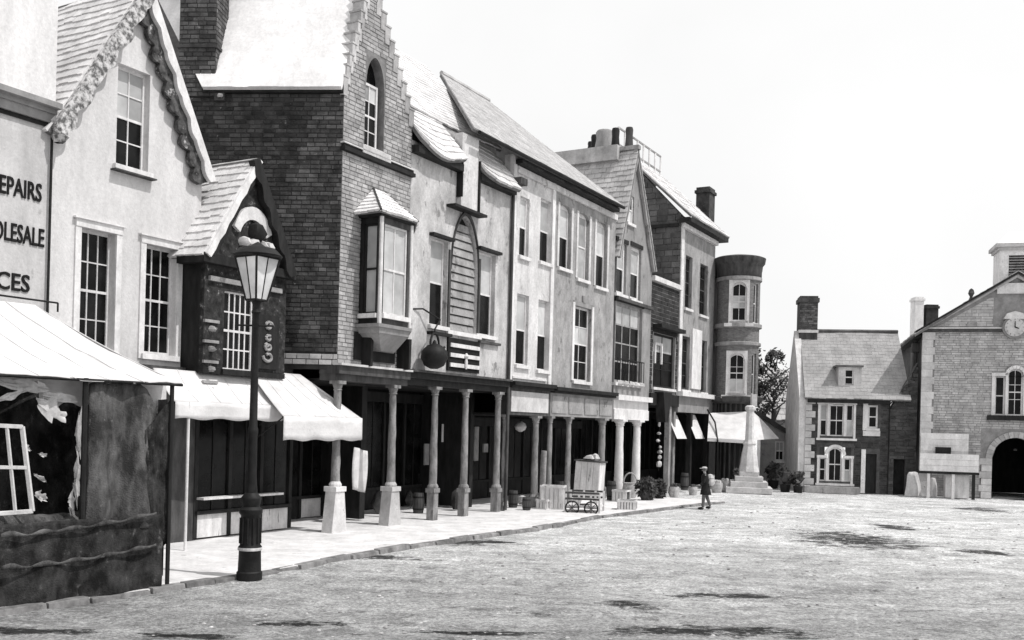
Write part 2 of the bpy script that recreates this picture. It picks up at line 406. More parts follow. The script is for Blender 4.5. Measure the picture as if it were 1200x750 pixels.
def roof(parent, A, B, C, D, n, wdt, mat=m_slate, bed=m_slatebed, maxp=0, th=.08, name='roof', sag=0.0, slate='slate', tk=1.0):
    """A,B eave left/right, C,D ridge right/left. Bed slab plus overlapping slates"""
    A, B, C, D = map(Vector, (A, B, C, D)); nr = (B-A).cross(D-A)
    if nr.length < 1e-6: nr = (C-A).cross(D-A)
    nr.normalize()
    if nr.z < 0: nr = -nr
    def P(x, y, h=0.0):
        p = A*(1-x)*(1-y)+B*x*(1-y)+C*x*y+D*(1-x)*y
        p = p + nr*(.035*noise.noise(p*.7)+.012*noise.noise(p*2.3))*min(1, tk*1.2)
        return p + nr*h - Vector((0, 0, sag*math.sin(math.pi*min(1, max(0, x)))*(1-y)))
    mb = MB(); nu = 10; nv = 6
    for i in range(nu):
        x0, x1 = i/nu, (i+1)/nu
        for jj in range(nv):
            y0, y1 = jj/nv, (jj+1)/nv
            mb.hexa([P(x0, y0, -th-.03), P(x1, y0, -th-.03), P(x1, y1, -th-.03), P(x0, y1, -th-.03)], [P(x0, y0, -.022), P(x1, y0, -.022), P(x1, y1, -.022), P(x0, y1, -.022)])
    r = part(name, mb, bed, parent)
    rest = MB(); cnt = 0
    for j in range(n):
        y0, y1 = j/n, min(1, (j+1.15)/n)
        wl = (P(1, y0)-P(0, y0)).length
        if wl < .05: continue
        k = max(1, int(wl/wdt)); off = .5/k if j % 2 else 0
        for i in range(k+1):
            x0, x1 = max(0, i/k-off), min(1, (i+1)/k-off)
            if x1-x0 < .004: continue
            g = .006/wl*min(1, max(.05, tk*1.5-.1)); t = random.uniform(.018, .034)*tk; dy = random.uniform(-.12, .08)/n
            yy = max(-.02, y0+dy)
            single = parent is not None and cnt < maxp
            m2 = MB() if single else rest
            m2.hexa([P(x0+g, yy, -.03), P(x1-g, yy, -.03), P(x1-g, y1, -.03), P(x0+g, y1, -.03)],
                    [P(x0+g, yy, t+.012*tk), P(x1-g, yy+random.uniform(-.03, .03)/n, t+.012*tk), P(x1-g, y1, .004+.006*tk), P(x0+g, y1, .004+.006*tk)])
            if single: part(slate, m2, mat, r)
            cnt += 1
    if rest.v: part(slate+'_courses', rest, mat, r, kind='stuff')
    return r
def text(parent, F, s_right, z_base, width, height, body, mat, o=.004, name='lettering', bold=.02, slope=0.0):
    cu = bpy.data.curves.new(name, 'FONT'); cu.body = body; cu.size = 1; cu.extrude = .012; cu.offset = bold; cu.resolution_u = 3
    tmp = bpy.data.objects.new('tmp', cu); COL.objects.link(tmp); bpy.context.view_layer.update()
    me = bpy.data.meshes.new_from_object(tmp.evaluated_get(bpy.context.evaluated_depsgraph_get()))
    bpy.data.objects.remove(tmp); xs = [v.co.x for v in me.vertices]; ys = [v.co.y for v in me.vertices]
    x0, x1, y0, y1 = min(xs), max(xs), min(ys), max(ys); mb = MB()
    vs = [F.w(s_right - width + (v.co.x-x0)/(x1-x0)*width, z_base + (v.co.y-y0)/(y1-y0)*height + slope*(v.co.x-x1)/(x1-x0), o+v.co.z+.012) for v in me.vertices]
    mb.add(vs, [tuple(p.vertices) for p in me.polygons])
    return part(name, mb, mat, parent)
def column(parent, F, s, zt, o=0.0, r=.10, mat=None, plinth=.95, pw=.17, flare=0.0, name='column', pmat=None):
    mat = mat or m_col
    c = F.w(s, 0, o); zp = plinth
    sm = MB().lathe(c, [(r*(1.08-.24*k/9)*random.uniform(.96, 1.04), zp+.1+(zt-.3-zp)*k/9) for k in range(10)], 14)
    for q in sm.v: q += Vector((noise.noise(q*5), noise.noise(q*5+Vector((9, 0, 0))), 0))*.014
    sh = part(name, sm, mat, parent, smooth=True)
    b = MB(); b.prism(F, [(s-pw-flare, 0.02), (s+pw+flare, 0.02), (s+pw, zp-.12), (s-pw, zp-.12)], o-pw, o+pw)
    b.box(F, s-pw-.03, s+pw+.03, zp-.12, zp, o-pw-.03, o+pw+.03); b.lathe(c, [(r*1.5, zp), (r*1.55, zp+.05), (r*1.15, zp+.12)], 12)
    part('plinth', b, pmat or mat, sh, bevel=.01)
    k = MB().lathe(c, [(r*.85, zt-.24), (r*1.1, zt-.22), (r*.9, zt-.2), (r*1.3, zt-.08)], 12); k.box(F, s-r*1.4, s+r*1.4, zt-.08, zt-.002, o-r*1.4, o+r*1.4)
    part('capital', k, mat, sh)
    return sh
def leafcloud(mb, c, rx, ry, rz, n, sz):
    for _ in range(n):
        while True:
            p = Vector((random.uniform(-1, 1), random.uniform(-1, 1), random.uniform(-1, 1)))
            if .15 < p.length < 1: break
        q = Vector(c)+Vector((p.x*rx, p.y*ry, p.z*rz))
        if noise.noise(q*2.2) < -.12: continue
        a = Vector((random.gauss(0, 1), random.gauss(0, 1), random.gauss(0, 1))).normalized(); b = a.orthogonal().normalized(); s = sz*random.uniform(.6, 1.4)
        mb.add([q-a*s, q+b*s*.5, q+a*s, q-b*s*.5], [(0, 1, 2, 3)])
def chimney(parent, x, y, z0, z1, wx, wy, d, mat, pots=2, potmat=None, name='chimney', cap=True):
    F = Frame((x, y), d); m = MB().box(F, -wx/2, wx/2, z0, z1, -wy/2, wy/2)
    if cap: m.box(F, -wx/2-.06, wx/2+.06, z1-.22, z1-.1, -wy/2-.06, wy/2+.06); m.box(F, -wx/2-.04, wx/2+.04, z1, z1+.06, -wy/2-.04, wy/2+.04)
    ch = part(name, m, mat, parent)
    for i in range(pots):
        c = F.w((i+.5)/pots*wx-wx/2, z1+.06, 0)
        part('chimney_pot', MB().lathe(c, [(.12, 0), (.14, .1), (.11, .35), (.14, .45), (.12, .5)], 10), potmat or mat, ch, smooth=True)
    return ch
# ================================================================== the setting
dv = ray(1250, 515); A0 = G(583, 602)
F0 = Frame((A0.x, A0.y), (dv.x, 1))                 # street face of the left hand row
SB = -1.2                                           # setback of the first two houses
C = lambda u, v, o=0.0: F0.px(u, v, o)
Q = lambda *a, **k: rect(F0, *a, **k)
# road sheet
ys = [-40, -25, -12, -4, 0, 2]; y = 4.0
while y < 75: ys.append(y); y *= 1.011
while y < 1500: ys.append(y); y *= 1.12
nx = 150; rm = MB()
for Y in ys:
    for i in range(nx+1):
        X = (i/nx*2-1)*1.35*(abs(Y)+14)
        k = 1/(1+max(0, Y-45)*.2)
        h = 0 if Y > 60 else (noise.noise(Vector((X*.35, Y*.35, 3)))*.05+noise.noise(Vector((X*1.3, Y*1.6, 1)))*.03+noise.noise(Vector((X*4, Y*4, 7)))*.012)*k
        rm.v.append(Vector((X, Y, h-.012)))
for j in range(len(ys)-1):
    for i in range(nx):
        a = j*(nx+1)+i; rm.f.append((a, a+1, a+nx+2, a+nx+1))
part('road', rm, m_road, kind='structure', smooth=True)
# pavement and kerb
kp = [(-90, 728), (60, 706), (200, 687), (300, 672), (380, 656), (460, 642), (540, 630), (610, 621), (650, 614), (700, 605), (780, 595), (850, 587)]
K = [G(u, v, .06) for u, v in kp]
back = [F0.w(F0d, .06, -4.2) for F0d in ((K[-1].xy.to_3d()-F0.P).dot(F0.d), (K[0].xy.to_3d()-F0.P).dot(F0.d))]
pm = MB(); n = len(K)
def kpt(t):
    x = t*(n-1); i = min(int(x), n-2); return K[i].lerp(K[i+1], x-i)
b0, b1 = back[1], back[0]
def pv(x, y):
    a = kpt(x); b = b0.lerp(b1, x); p = a.lerp(b, y)
    return (p.x, p.y, .06+noise.noise(Vector((p.x*.8, p.y*.8, 5)))*.018)
pm.grid(pv, 90, 16); bb = len(pm.v)
for i in range(91): p = kpt(i/90); pm.v.append(Vector((p.x, p.y, -.1)))
for i in range(90): pm.f.append((i, i+1, bb+i+1, bb+i))
pav = part('pavement', pm, m_pave, kind='structure', smooth=True)
# kerb stones
tot = sum((K[i+1]-K[i]).length for i in range(n-1)); pos = 0; d_ = 0; i = 0
def along(x):
    for i in range(n-1):
        l = (K[i+1]-K[i]).length
        if x <= l or i == n-2: return K[i].lerp(K[i+1], x/l), (K[i+1]-K[i]).normalized()
        x -= l
while pos < tot-1:
    l = random.uniform(.55, 1.1); p, t = along(pos); f = Frame((p.x, p.y), (t.x, t.y)); hh = .115+random.uniform(-.015, .02)
    r = random.uniform(-.02, .03)
    m = MB().hexa([f.w(.015, -.12, -.1), f.w(l-.015, -.12, -.1), f.w(l-.015, -.075+r, .10+r), f.w(.015, -.075, .10)],
                  [f.w(.02, hh-.04, -.09), f.w(l-.02, hh-.04, -.09), f.w(l-.02, hh-.05+r, .07+r), f.w(.02, hh-.05, .07)])
    part('kerb_stone', m, m_kerb, pav, bevel=.012); pos += l
# loose stones and mud on the road
m = MB()
for _ in range(2200):
    Y = 8+30*random.random()**1.6; X = random.uniform(-.55, .62)*Y
    p = Vector((X, Y, 0)); q, t = K[5], None
    v = F0.n.dot(p-F0.P)
    if v < 4.6: continue
    s = random.uniform(.008, .022)*(1+Y/40); m.lump((X, Y, noise.noise(Vector((X*.35, Y*.35, 3)))*.05-.02), s*1.3, s, s*.9)
tag(part('loose_stones', m, m_stones, smooth=False), 'small loose stones and grit scattered over the earth road', 'stones', kind='stuff')
# ================================================================== market stalls
def cloth(F, s0, s1, zt, zb, o, fold=.05, fr=9.0, mat=m_cloth, name='cloth', parent=None, ztop=None, seed=0.0, kind=None, label=None, rag=.0):
    ztop = ztop or (lambda x: zt)
    def fn(x, y):
        z = ztop(x)*(1-y)+zb*y
        if y > .99: z += rag*noise.noise(Vector((x*9, seed, 0)))
        k = fold*(.3+.7*y)
        oo = o + k*math.sin(x*fr*(s1-s0)+seed) + k*.6*noise.noise(Vector((x*5*(s1-s0), y*2.5, seed))) + .02*noise.noise(Vector((x*14, y*9, seed)))
        return F.w(s0+(s1-s0)*x, z, oo)
    ob = part(name, MB().grid(fn, 60, 22), mat, parent, smooth=True, label=label)
    so = ob.modifiers.new('thickness', 'SOLIDIFY'); so.thickness = .012
    return ob
g0, g1 = G(0, 716), G(190, 691); FS = Frame((g1.x, g1.y), ((g1-g0).x, (g1-g0).y))
SX = lambda u, v, o=0.0: FS.px(u, v, o)
zt = SX(100, 443)[1]; zr = CAMH+1.55
st = thing('market_stall', 'large market stall at the left edge with white canopy and dark cloths round it', 'stall', FS.w(-2, 0, -1))
sR = SX(203, 445)[0]
def can(x, y):          # front slope of the hipped canopy
    s0, s1 = -5.2, sR+.08; top = SX(42, 358, -1.25); a = F0 and None
    sa = s0*(1-y)+s0*y; sb = s1*(1-y)+top[0]*y
    z = zt*(1-y)+top[1]*y
    return FS.w(sa+(sb-sa)*x, z-.09*math.sin(math.pi*y)+.035*noise.noise(Vector((x*9, y*4, 2)))+.02*noise.noise(Vector((x*25, y*9, 2)))-.03*math.sin(math.pi*min(1, max(0, (x-.55)/.45)))*(1-y), .12-1.37*y)
top = SX(42, 358, -1.25)
cv = MB().grid(can, 40, 12)
def can2(x, y):         # right hip
    p = FS.w(sR+.08, zt, .12).lerp(FS.w(sR+.08, zt, -2.62), x).lerp(FS.w(top[0], top[1], -1.25), y)
    return (p.x, p.y, p.z-.06*math.sin(math.pi*y))
def can3(x, y):
    p = FS.w(-5.2, zt, -2.62).lerp(FS.w(sR+.08, zt, -2.62), x).lerp(FS.w(-5.2, top[1], -1.25).lerp(FS.w(top[0], top[1], -1.25), x), y)
    return p
cv.grid(can2, 10, 10); cv.grid(can3, 10, 8)
for k in range(7):
    xs_ = .28+.1*k; part('canopy_seam', MB().path([Vector(can(xs_, y/8))+Vector((0, 0, .008)) for y in range(9)], .005, 4), m_canvas, st)
o_ = part('canopy', cv, m_canvas, st, smooth=True); sm = o_.modifiers.new('thickness', 'SOLIDIFY'); sm.thickness = .012
part('eaves_pole', MB().tube(FS.w(-5.2, zt-.03, .1), FS.w(sR+.1, zt-.03, .1), .022), m_wood, st)
for (u, v, oo, r) in ((199, 560, .05, .035), (99, 500, .04, .042), (-120, 500, .04, .04)):
    s = SX(u, v, oo)[0]; part('pole', MB().tube(FS.w(s, 0.05, oo), FS.w(s, zt, oo), r), m_wood, st)
for s in (sR-.05, -1.9): part('pole', MB().tube(FS.w(s, .05, -2.5), FS.w(s, zt, -2.5), .035), m_wood, st)
sp = SX(105, 500)[0]; sl = SX(-60, 600)[0]
zc = SX(60, 622)[1]
# counter with draped front
cs1 = SX(184, 640)[0]
part('counter_top', MB().box(FS, -5.2, cs1-.02, SX(60, 612)[1]-.03, SX(60, 612)[1], -.9, .03), m_woodm, st)
cloth(FS, -5.2, cs1, SX(60, 610)[1], .03, .11, .06, 6.3, m_cloth, 'counter_cloth', st, rag=.05)
for va, vb, k in ((630, 603, 0), (668, 640, 1)):     # two lighter hems across the counter cloth
    pa, pb = SX(0, va, .16), SX(182, vb, .16)
    def hem(x, y, pa=pa, pb=pb, k=k):
        z = pa[1]*(1-x)+pb[1]*x - .05*math.sin(math.pi*x) + y*(.05+.02*math.sin(x*31)+.03*noise.noise(Vector((x*9, k, 0))))
        return FS.w(pa[0]*1.0+(pb[0]-pa[0])*x, z, .14+.012*math.sin(x*9+k)+.02*noise.noise(Vector((x*6, k, 5)))+.05)
    o_ = part('cloth_hem', MB().grid(hem, 40, 2), m_cloth2, st, smooth=True)
    o_.modifiers.new('thickness', 'SOLIDIFY').thickness = .012
# side cloth hanging on the right hand half, torn along its top
ca, cb = SX(104, 500)[0], SX(183, 500)[0]; cz = SX(140, 453)[1]
cloth(FS, ca, cb, cz, SX(140, 612)[1]-.1, -.02, .10, 9, m_cloth2, 'hanging_cloth', st,
      ztop=lambda x: cz+.02+.06*math.sin(x*3)-.42*max(0, x-.72)*2.4+.03*math.sin(x*17))
cloth(FS, SX(168, 500)[0], SX(199, 500)[0], SX(190, 468)[1], SX(190, 640)[1], .02, .05, 14, m_cloth, 'hanging_cloth', st, ztop=lambda x: SX(190, 505)[1]+.5*x, rag=.2)
# dark back and far side sheets
cloth(FS, -5.2, sR-.1, zt-.05, .1, -2.4, .05, 5, m_cloth, 'back_sheet', st)
def side(x, y):
    p = FS.w(sR-.05, zt-.32-.15*math.sin(math.pi*x), -2.4).lerp(FS.w(sR-.05, .2, -2.4), y); q = FS.w(sR-.05, zt-.25, -.06).lerp(FS.w(sR-.05, .2, -.06), y)
    r_ = p.lerp(q, x); return r_+FS.d*.05*math.sin(x*22)
part('side_sheet', MB().grid(side, 30, 8), m_cloth2, st, smooth=True)
# pale inner fly under the canopy edge
def fly(x, y):
    a, b = SX(40, 446, -.5), SX(190, 470, -.5)
    zz = zt-.02-(.30+.10*math.sin(x*9)+.08*math.sin(x*23))*y
    return FS.w(a[0]+(b[0]-a[0])*x, zz, -.35+.04*math.sin(x*17))
part('inner_fly', MB().grid(fly, 50, 4), m_canvas, st, smooth=True)
# pale rags hanging in the dark opening
for (u, v, a, b, rot) in ((60, 480, 34, 26, .5), (28, 452, 60, 14, .1), (93, 512, 7, 60, .0), (90, 560, 7, 50, 0), (84, 590, 6, 30, .1), (31, 525, 10, 6, .6), (50, 533, 8, 5, .2), (47, 560, 14, 6, .6), (48, 582, 14, 10, .5), (70, 466, 40, 10, .1), (16, 462, 40, 8, -.4)):
    oo = -.12; s0, s1, z0, z1 = rect(FS, u-a/2, v-b/2, u+a/2, v+b/2, oo); sd_ = random.random()*9
    def rg(x, y, s0=s0, s1=s1, z0=z0, z1=z1, sd_=sd_, rot=rot, oo=oo):
        w_ = .35+.65*math.sin(math.pi*min(1, x*.9+.05)); k = noise.noise(Vector((x*4, y*4, sd_)))
        s = s0+(s1-s0)*x+k*.03; z = (z0+z1)/2+(z0-z1)*(y-.5)*w_*(1+k) - rot*(x-.5)*(s1-s0)
        return FS.w(s, z, oo+.05*k)
    part('rag', MB().grid(rg, 8, 6), m_rag, st, smooth=True)
# bundle of cloths on the counter: dark heaps
for i in range(7):
    s = SX(10+i*26, 606)[0]; m = MB(); m.lump(FS.w(s, zc+.02, -.35), .3, .22, .18+.12*random.random()); part('goods_bundle', m, m_cloth2, st, smooth=True)
# pale window frame leaning in the stall: rests there, a thing of its own
wf = thing('window_frame', 'pale bare window frame standing on the stall counter at the left edge', 'window frame', FS.w(SX(10, 600)[0], zc, -.1))
fa = [SX(u, v, .06) for u, v in ((-34, 497), (26, 500), (38, 599), (-34, 604))]
def bar(p, q, t, nm='frame_bar'):
    m = MB().tube(FS.w(p[0], p[1], .06), FS.w(q[0], q[1], .06), t, t, 4); part(nm, m, m_woodp, wf)
for i in range(4): bar(fa[i], fa[(i+1) % 4], .035)
bar(SX(8, 500, .06), SX(18, 600, .06), .025); bar(SX(-34, 547, .06), SX(32, 548, .06), .03); bar(SX(-14, 500, .06), SX(-12, 600, .06), .025)
# ================================================================== awnings by the shop
def awning(name, label, u0, u1, vt, vs, vb, ob, of, uend=None, mat=m_canvas, group='white shop awnings', poles=()):
    """vt wall line, vs valance seam, vb valance bottom measured at the middle"""
    um = (u0+u1)/2
    s0 = C(u0, vs, of)[0]; s1 = C(u1, vs, of)[0]; zt = C(um, vt, ob)[1]; zs = C(um, vs, of)[1]; zb = C(um, vb, of)[1]
    t = thing(name, label, 'awning', F0.w((s0+s1)/2, 0, of), group)
    s1b = C(uend[0], uend[1], ob)[0] if uend else s1
    def fn(x, y):
        a = F0.w(s0+(s1-s0)*x, zs, of); b = F0.w(s0+(s1b-s0)*x, zt, ob); p = a.lerp(b, y)
        return (p.x, p.y, p.z-.07*math.sin(math.pi*y)*(.5+.5*abs(math.sin(x*6)))+.015*noise.noise(Vector((x*8, y*6, u0))))
    def vf(x, y): return F0.w(s0+(s1-s0)*x, zs*(1-y)+zb*y+(.02*math.sin(x*20) if y > .9 else 0), of+.01+.02*math.sin(x*13)*y)
    for k in range(1, 5): part('canopy_seam', MB().path([Vector(fn(k/5, y/6))+Vector((0, 0, .008)) for y in range(7)], .005, 4), m_canvas, t)
    part('valance_seam', MB().path([F0.w(s0+(s1-s0)*x/10, zs+.004, of+.012) for x in range(11)], .006, 4), m_stone, t)
    c = part('canopy', MB().grid(fn, 30, 8), mat, t, smooth=True); c.modifiers.new('thickness', 'SOLIDIFY').thickness = .01
    v = part('valance', MB().grid(vf, 30, 4), mat, t, smooth=True); v.modifiers.new('thickness', 'SOLIDIFY').thickness = .01
    side = MB().add([F0.w(s1, zs, of), F0.w(s1, zb, of), F0.w(s1b, zb+.03, ob+(of-ob)*.3), F0.w(s1b, zt, ob)], [(0, 1, 2, 3)])
    part('side_flap', side, mat, t)
    part('front_rail', MB().tube(F0.w(s0, zs-.01, of-.02), F0.w(s1, zs-.01, of-.02), .018), m_wood, t)
    for s in (s0+.03, s1-.03): part('stay', MB().tube(F0.w(s, zs-.02, of-.02), F0.w(s, zb-.1, ob), .014), m_iron, t)
    return t, s0, s1, zs, zb
aw = awning('shop_awning', 'long white awning behind the street lamp over the first shop', 205, 331, 438, 473, 492, -.74, -.1)
part('pole', MB().tube(F0.w(C(218, 600, -.1)[0], .05, -.1), F0.w(C(218, 600, -.1)[0], aw[3], -.1), .03), m_woodp, aw[0])
aw2 = awning('shop_awning', 'white awning with sloping end beside the brick gabled house', 332, 424, 441, 489, 516, -.74, .28, uend=(352, 441))
# ================================================================== street lamp
lp = G(292, 680); lx, ly = lp.x, lp.y
def lz(v): return CAMH - (lambda r: r.z/r.y*ly)(-ray(296, v) if 0 else Vector((0, 1, -ray(296, v).z)))
lt = thing('street_lamp', 'black gas street lamp with four sided glass lantern at the kerb', 'street lamp', (lx, ly, .0))
zk = lambda v, u=296: CAMH + ray(u, v).z*ly
z595, z583, z350, z300, z293 = zk(597), zk(583), zk(352, 302), zk(302, 304), zk(292, 305)
prof = [(.21, 0), (.21, .14), (.19, .16), (.18, .5), (.195, .52), (.195, .56), (.165, .6), (.16, z595-.1), (.19, z595-.06), (.19, z595), (.14, z595+.05), (.165, z583-.03), (.165, z583), (.1, z583+.08)]
pil = part('lamp_base', MB().lathe((lx, ly, 0), prof, 20), m_iron, lt, smooth=True)
fl = MB()
for i in range(12):
    a = i*math.pi/6; fl.tube((lx+.172*math.cos(a), ly+.172*math.sin(a), .62), (lx+.168*math.cos(a), ly+.168*math.sin(a), z595-.14), .018, .018, 5)
part('fluting', fl, m_iron, pil)
part('collar', MB().lathe((lx, ly, 0), [(.197, .505), (.2, .53), (.197, .555)], 20), m_rag, pil)
part('lamp_post', MB().lathe((lx, ly, 0), [(.1, z583+.07), (.078, z583+.35), (.072, 2.4), (.085, 2.45), (.085, 2.52), (.068, 2.56), (.055, z350-.25), (.08, z350-.2), (.05, z350-.12), (.09, z350)], 14), m_iron, lt, smooth=True)
part('ladder_bar', MB().tube((lx-.3, ly, z350-.42), (lx+.3, ly, z350-.42), .016), m_iron, lt)
lan = MB(); r0, r1 = .17, .36
cr = lambda r, z, k: Vector((lx+r*math.cos(R(12+90*k)), ly+r*math.sin(R(12+90*k)), z))
for k in range(4):
    lan.tube(cr(r0, z350, k), cr(r1, z300, k), .02, .022, 6); lan.tube(cr(r1, z300, k), cr(r1, z300, k+1), .024, .024, 6); lan.tube(cr(r0, z350, k), cr(r0, z350, k+1), .02, .02, 6)
    mid0, mid1 = cr(r0, z350, k).lerp(cr(r0, z350, k+1), .5), cr(r1, z300, k).lerp(cr(r1, z300, k+1), .5)
    lan.tube(mid0, mid1, .012, .012, 5)
hd = part('lantern', lan, m_iron, lt)
for k in range(4):
    for e in (0, 1):
        a0, a1 = cr(r0, z350, k), cr(r0, z350, k+1); b0_, b1_ = cr(r1, z300, k), cr(r1, z300, k+1)
        p = [a0.lerp(a1, e*.5), a0.lerp(a1, e*.5+.5), b0_.lerp(b1_, e*.5+.5), b0_.lerp(b1_, e*.5)]
        part('pane', MB().hexa(p, [x*.999+Vector((lx, ly, z350))*.001 for x in p]), m_lampglass, hd)
part('lantern_cap', MB().lathe((lx, ly, 0), [(r1+.03, z300), (r1+.05, z300+.03), (.30, z293), (.13, z293+.04), (.08, z293+.08), (.01, z293+.12)], 16, rot=R(12)), m_iron, lt, smooth=True)
# ================================================================== sign house at the left edge
def body(parent, F, s0, s1, z0, z1, o0, o1, mat, name='body'):
    return part(name, MB().box(F, s0, s1, z0, z1, o0, o1), mat, parent)
def shopfront(parent, s0, s1, zt, o, bay=1.15, z0=.1, ris=.55, F=None, mat=None, transom=None, risemat=None, door=None):
    """timber shopfront: stall riser, panes, posts"""
    F = F or F0; mat = mat or m_wood; n = max(1, round((s1-s0)/bay)); b = (s1-s0)/n
    fr = MB(); fr.box(F, s0, s1, zt-.3, zt, o-.1, o); 
    for i in range(n+1): x = s0+b*i; fr.box(F, x-.05, x+.05, z0, zt-.302, o-.1, o-.003)
    fr.box(F, s0, s1, z0+ris, z0+ris+.08, o-.08, o+.04)
    sf = part('shopfront', fr, mat, parent)
    for i in range(n):
        x0, x1 = s0+b*i+.052, s0+b*(i+1)-.052
        isd = door is not None and i % 3 == door
        part('door' if isd else 'stall_riser', MB().box(F, x0, x1, z0, z0+ris-.002, o-.09, o-.03), mat if isd or not risemat else risemat, sf)
        for a, b_ in ((0, .5), (.5, 1)):
            part('pane', MB().box(F, x0+(x1-x0)*a+.01, x0+(x1-x0)*b_-.01, z0+ris+.08, zt-.31, o-.08, o-.06), m_glass, sf)
        part('sash_bar', MB().box(F, (x0+x1)/2-.012, (x0+x1)/2+.012, z0+ris+.08, zt-.31, o-.07, o-.04), mat, sf)
    return sf
h = thing('sign_house', 'pale rendered building at the left edge painted with REPAIRS WHOLESALE PRICES', 'building', F0.w(C(20, 400, SB)[0], 0, SB))
o_s = SB+.03; sA = C(-260, 400, o_s)[0]; sB = C(56, 300, o_s)[0]; zcb = C(28, 136, o_s)[1]; zct = C(28, 108, o_s+.2)[1]
part('wall', wall(MB(), F0, [(sA, 0), (sB, 0), (sB, zcb), (sA, zcb)], [], o_s, .3), m_sign, h)
part('upper_wall', MB().box(F0, sA, C(67, 50, o_s-.05)[0], zcb, zcb+6, SB-.9, o_s-.05), m_sign2, h)
part('side_wall', MB().box(F0, sB-.3, sB-.01, .05, zcb-.01, SB-6, o_s-.302), m_sign, h)
cm = MB().box(F0, sA, sB+.02, zcb, zcb+.16, SB, o_s+.10); cm.box(F0, sA, sB+.04, zct-.10, zct, SB, o_s+.26); cm.box(F0, sA, sB+.02, zcb+.16, zct-.10, SB, o_s+.14)
part('cornice', cm, m_grey2, h)
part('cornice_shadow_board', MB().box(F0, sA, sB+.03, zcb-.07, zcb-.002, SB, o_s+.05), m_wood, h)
for body_, ur, vr, vtop, ul in (('REPAIRS', 48, 238, 216, -12), ('WHOLESALE', 51, 291, 269, -40), ('PRICES', 34, 344, 323, -40)):
    sr, zb_ = C(ur, vr, o_s); zt_ = C(ur, vtop, o_s)[1]; sl_ = C(ul, vr, o_s)[0]
    text(h, F0, sr, zb_+.01, sr-sl_, (zt_-zb_)*.98, body_, m_black, o_s, bold=.012)
part('drainpipe', MB().path([F0.w(sB-.02, zcb-.1, o_s+.06), F0.w(sB-.02, .1, o_s+.06)], .025), m_iron, h)
zr_ = C(30, 350, o_s+.3)[1]; sr0 = C(-60, 350, o_s+.3)[0]; sr1 = C(68, 350, o_s+.3)[0]
part('rail', MB().path([F0.w(sr0, zr_, o_s+.3), F0.w(sr1, zr_, o_s+.3), F0.w(sr1, zr_-.16, o_s+.3)], .018), m_iron, h)
# ================================================================== white gabled house
h = thing('white_house', 'tall white gabled house with carved bargeboards behind the stalls', 'building', F0.w(C(145, 400, SB)[0], 0, SB))
sL, sRt = C(57, 300, SB)[0], C(233, 350, SB)[0]; zeL = C(64, 128, SB+.2)[1]; zeR = C(246, 205, SB+.2)[1]; ze = (zeL+zeR)/2
ap = C(166, -14, SB); 
out_ = [(sL, 0), (sRt, 0), (sRt, ze), (ap[0], ap[1]), (sL, ze)]
w1 = Q(137, 80, 175, 198, SB); w2 = Q(93, 270, 134, 412, SB); w3 = Q(169, 289, 206, 416, SB)
sh1 = (sL+.3, (sL+sRt)/2-.1, .7, 3.0); sh2 = Q(236-4, 490, 283, 585, SB)
zs = C(195, 433, SB)[1]
part('wall', wall(MB(), F0, [(sL, zs)]+[(sRt, zs)]+out_[2:], [w1, w2, w3], SB, .3), m_white, h)
part('ground_floor_wall', wall(MB(), F0, [(sL, 0), (sRt, 0), (sRt, zs-.01), (sL, zs-.01)], [sh1], SB, .3), m_woodm, h)
for wq, bl, rows in ((w1, (2, 3), 4), (w2, (), 4), (w3, (), 4)):
    f = window(h, F0, wq, 3 if wq is not w1 else 2, rows, SB, blind=bl, frame=m_trim if wq is w1 else m_stone, rec=.14, fw=.06, sill=m_trim)
for wq in (w2, w3):
    m = MB(); a = .13
    m.box(F0, wq[0]-a, wq[1]+a, wq[3]+.004, wq[3]+.15, SB-.01, SB+.05); m.box(F0, wq[0]-a, wq[0]-.004, wq[2]-.1, wq[3]+.003, SB-.01, SB+.035); m.box(F0, wq[1]+.004, wq[1]+a, wq[2]-.1, wq[3]+.003, SB-.01, SB+.035)
    m.box(F0, wq[0]-a-.05, wq[1]+a+.05, wq[3]+.15, wq[3]+.18, SB-.01, SB+.09)
    part('window_surround', m, m_trim, h)
m = MB().box(F0, w1[0]-.12, w1[1]+.1, w1[2]-.14, w1[2]-.112, SB, SB+.16); part('window_ledge', m, m_woodm, h)
zs = C(195, 433, SB)[1]; part('string_course', MB().box(F0, sL+.01, sRt+.02, zs-.08, zs+.06, SB-.01, SB+.16), m_woodm, h)
shopfront(h, sh1[0], sh1[1], 3.0, SB-.05, z0=.12, ris=.58)
m_barge = M('worn_bargeboard', .10, .55, 9, bump=.6, bscale=18, lo=.42, hi=.58)
m_barge2 = M('carved_dark_bargeboard', .015, .12, 7, bump=.6, bscale=18, spots=(5, .6, .45))
def barge(parent, F, p0, p1, o0, o1, wd, mat, lobes=8, side=1, amp=.35, name='bargeboard'):
    d = Vector((p1[0]-p0[0], p1[1]-p0[1])); L_ = d.length; d /= L_; nn = Vector((d.y, -d.x))*side
    m = MB(); n = lobes*6
    for i in range(n):
        a, b = i/n, (i+1)/n
        f = lambda t: wd*(1-amp+amp*abs(math.sin(t*lobes*math.pi)))*(1+.12*math.sin(t*31))
        q = [(p0[0]+d.x*L_*t+nn.x*k, p0[1]+d.y*L_*t+nn.y*k) for t, k in ((a, 0), (b, 0), (b, f(b)), (a, f(a)))]
        m.prism(F, q, o0, o1)
    return part(name, m, mat, parent)
barge(h, F0, (sL-.12, ze-.15), (ap[0], ap[1]+.12), SB+.10, SB+.26, .30, m_barge, 7, 1, .25)
barge(h, F0, (sRt+.16, ze-.25), (ap[0], ap[1]+.12), SB+.10, SB+.26, .20, m_trim, 9, -1, .2)
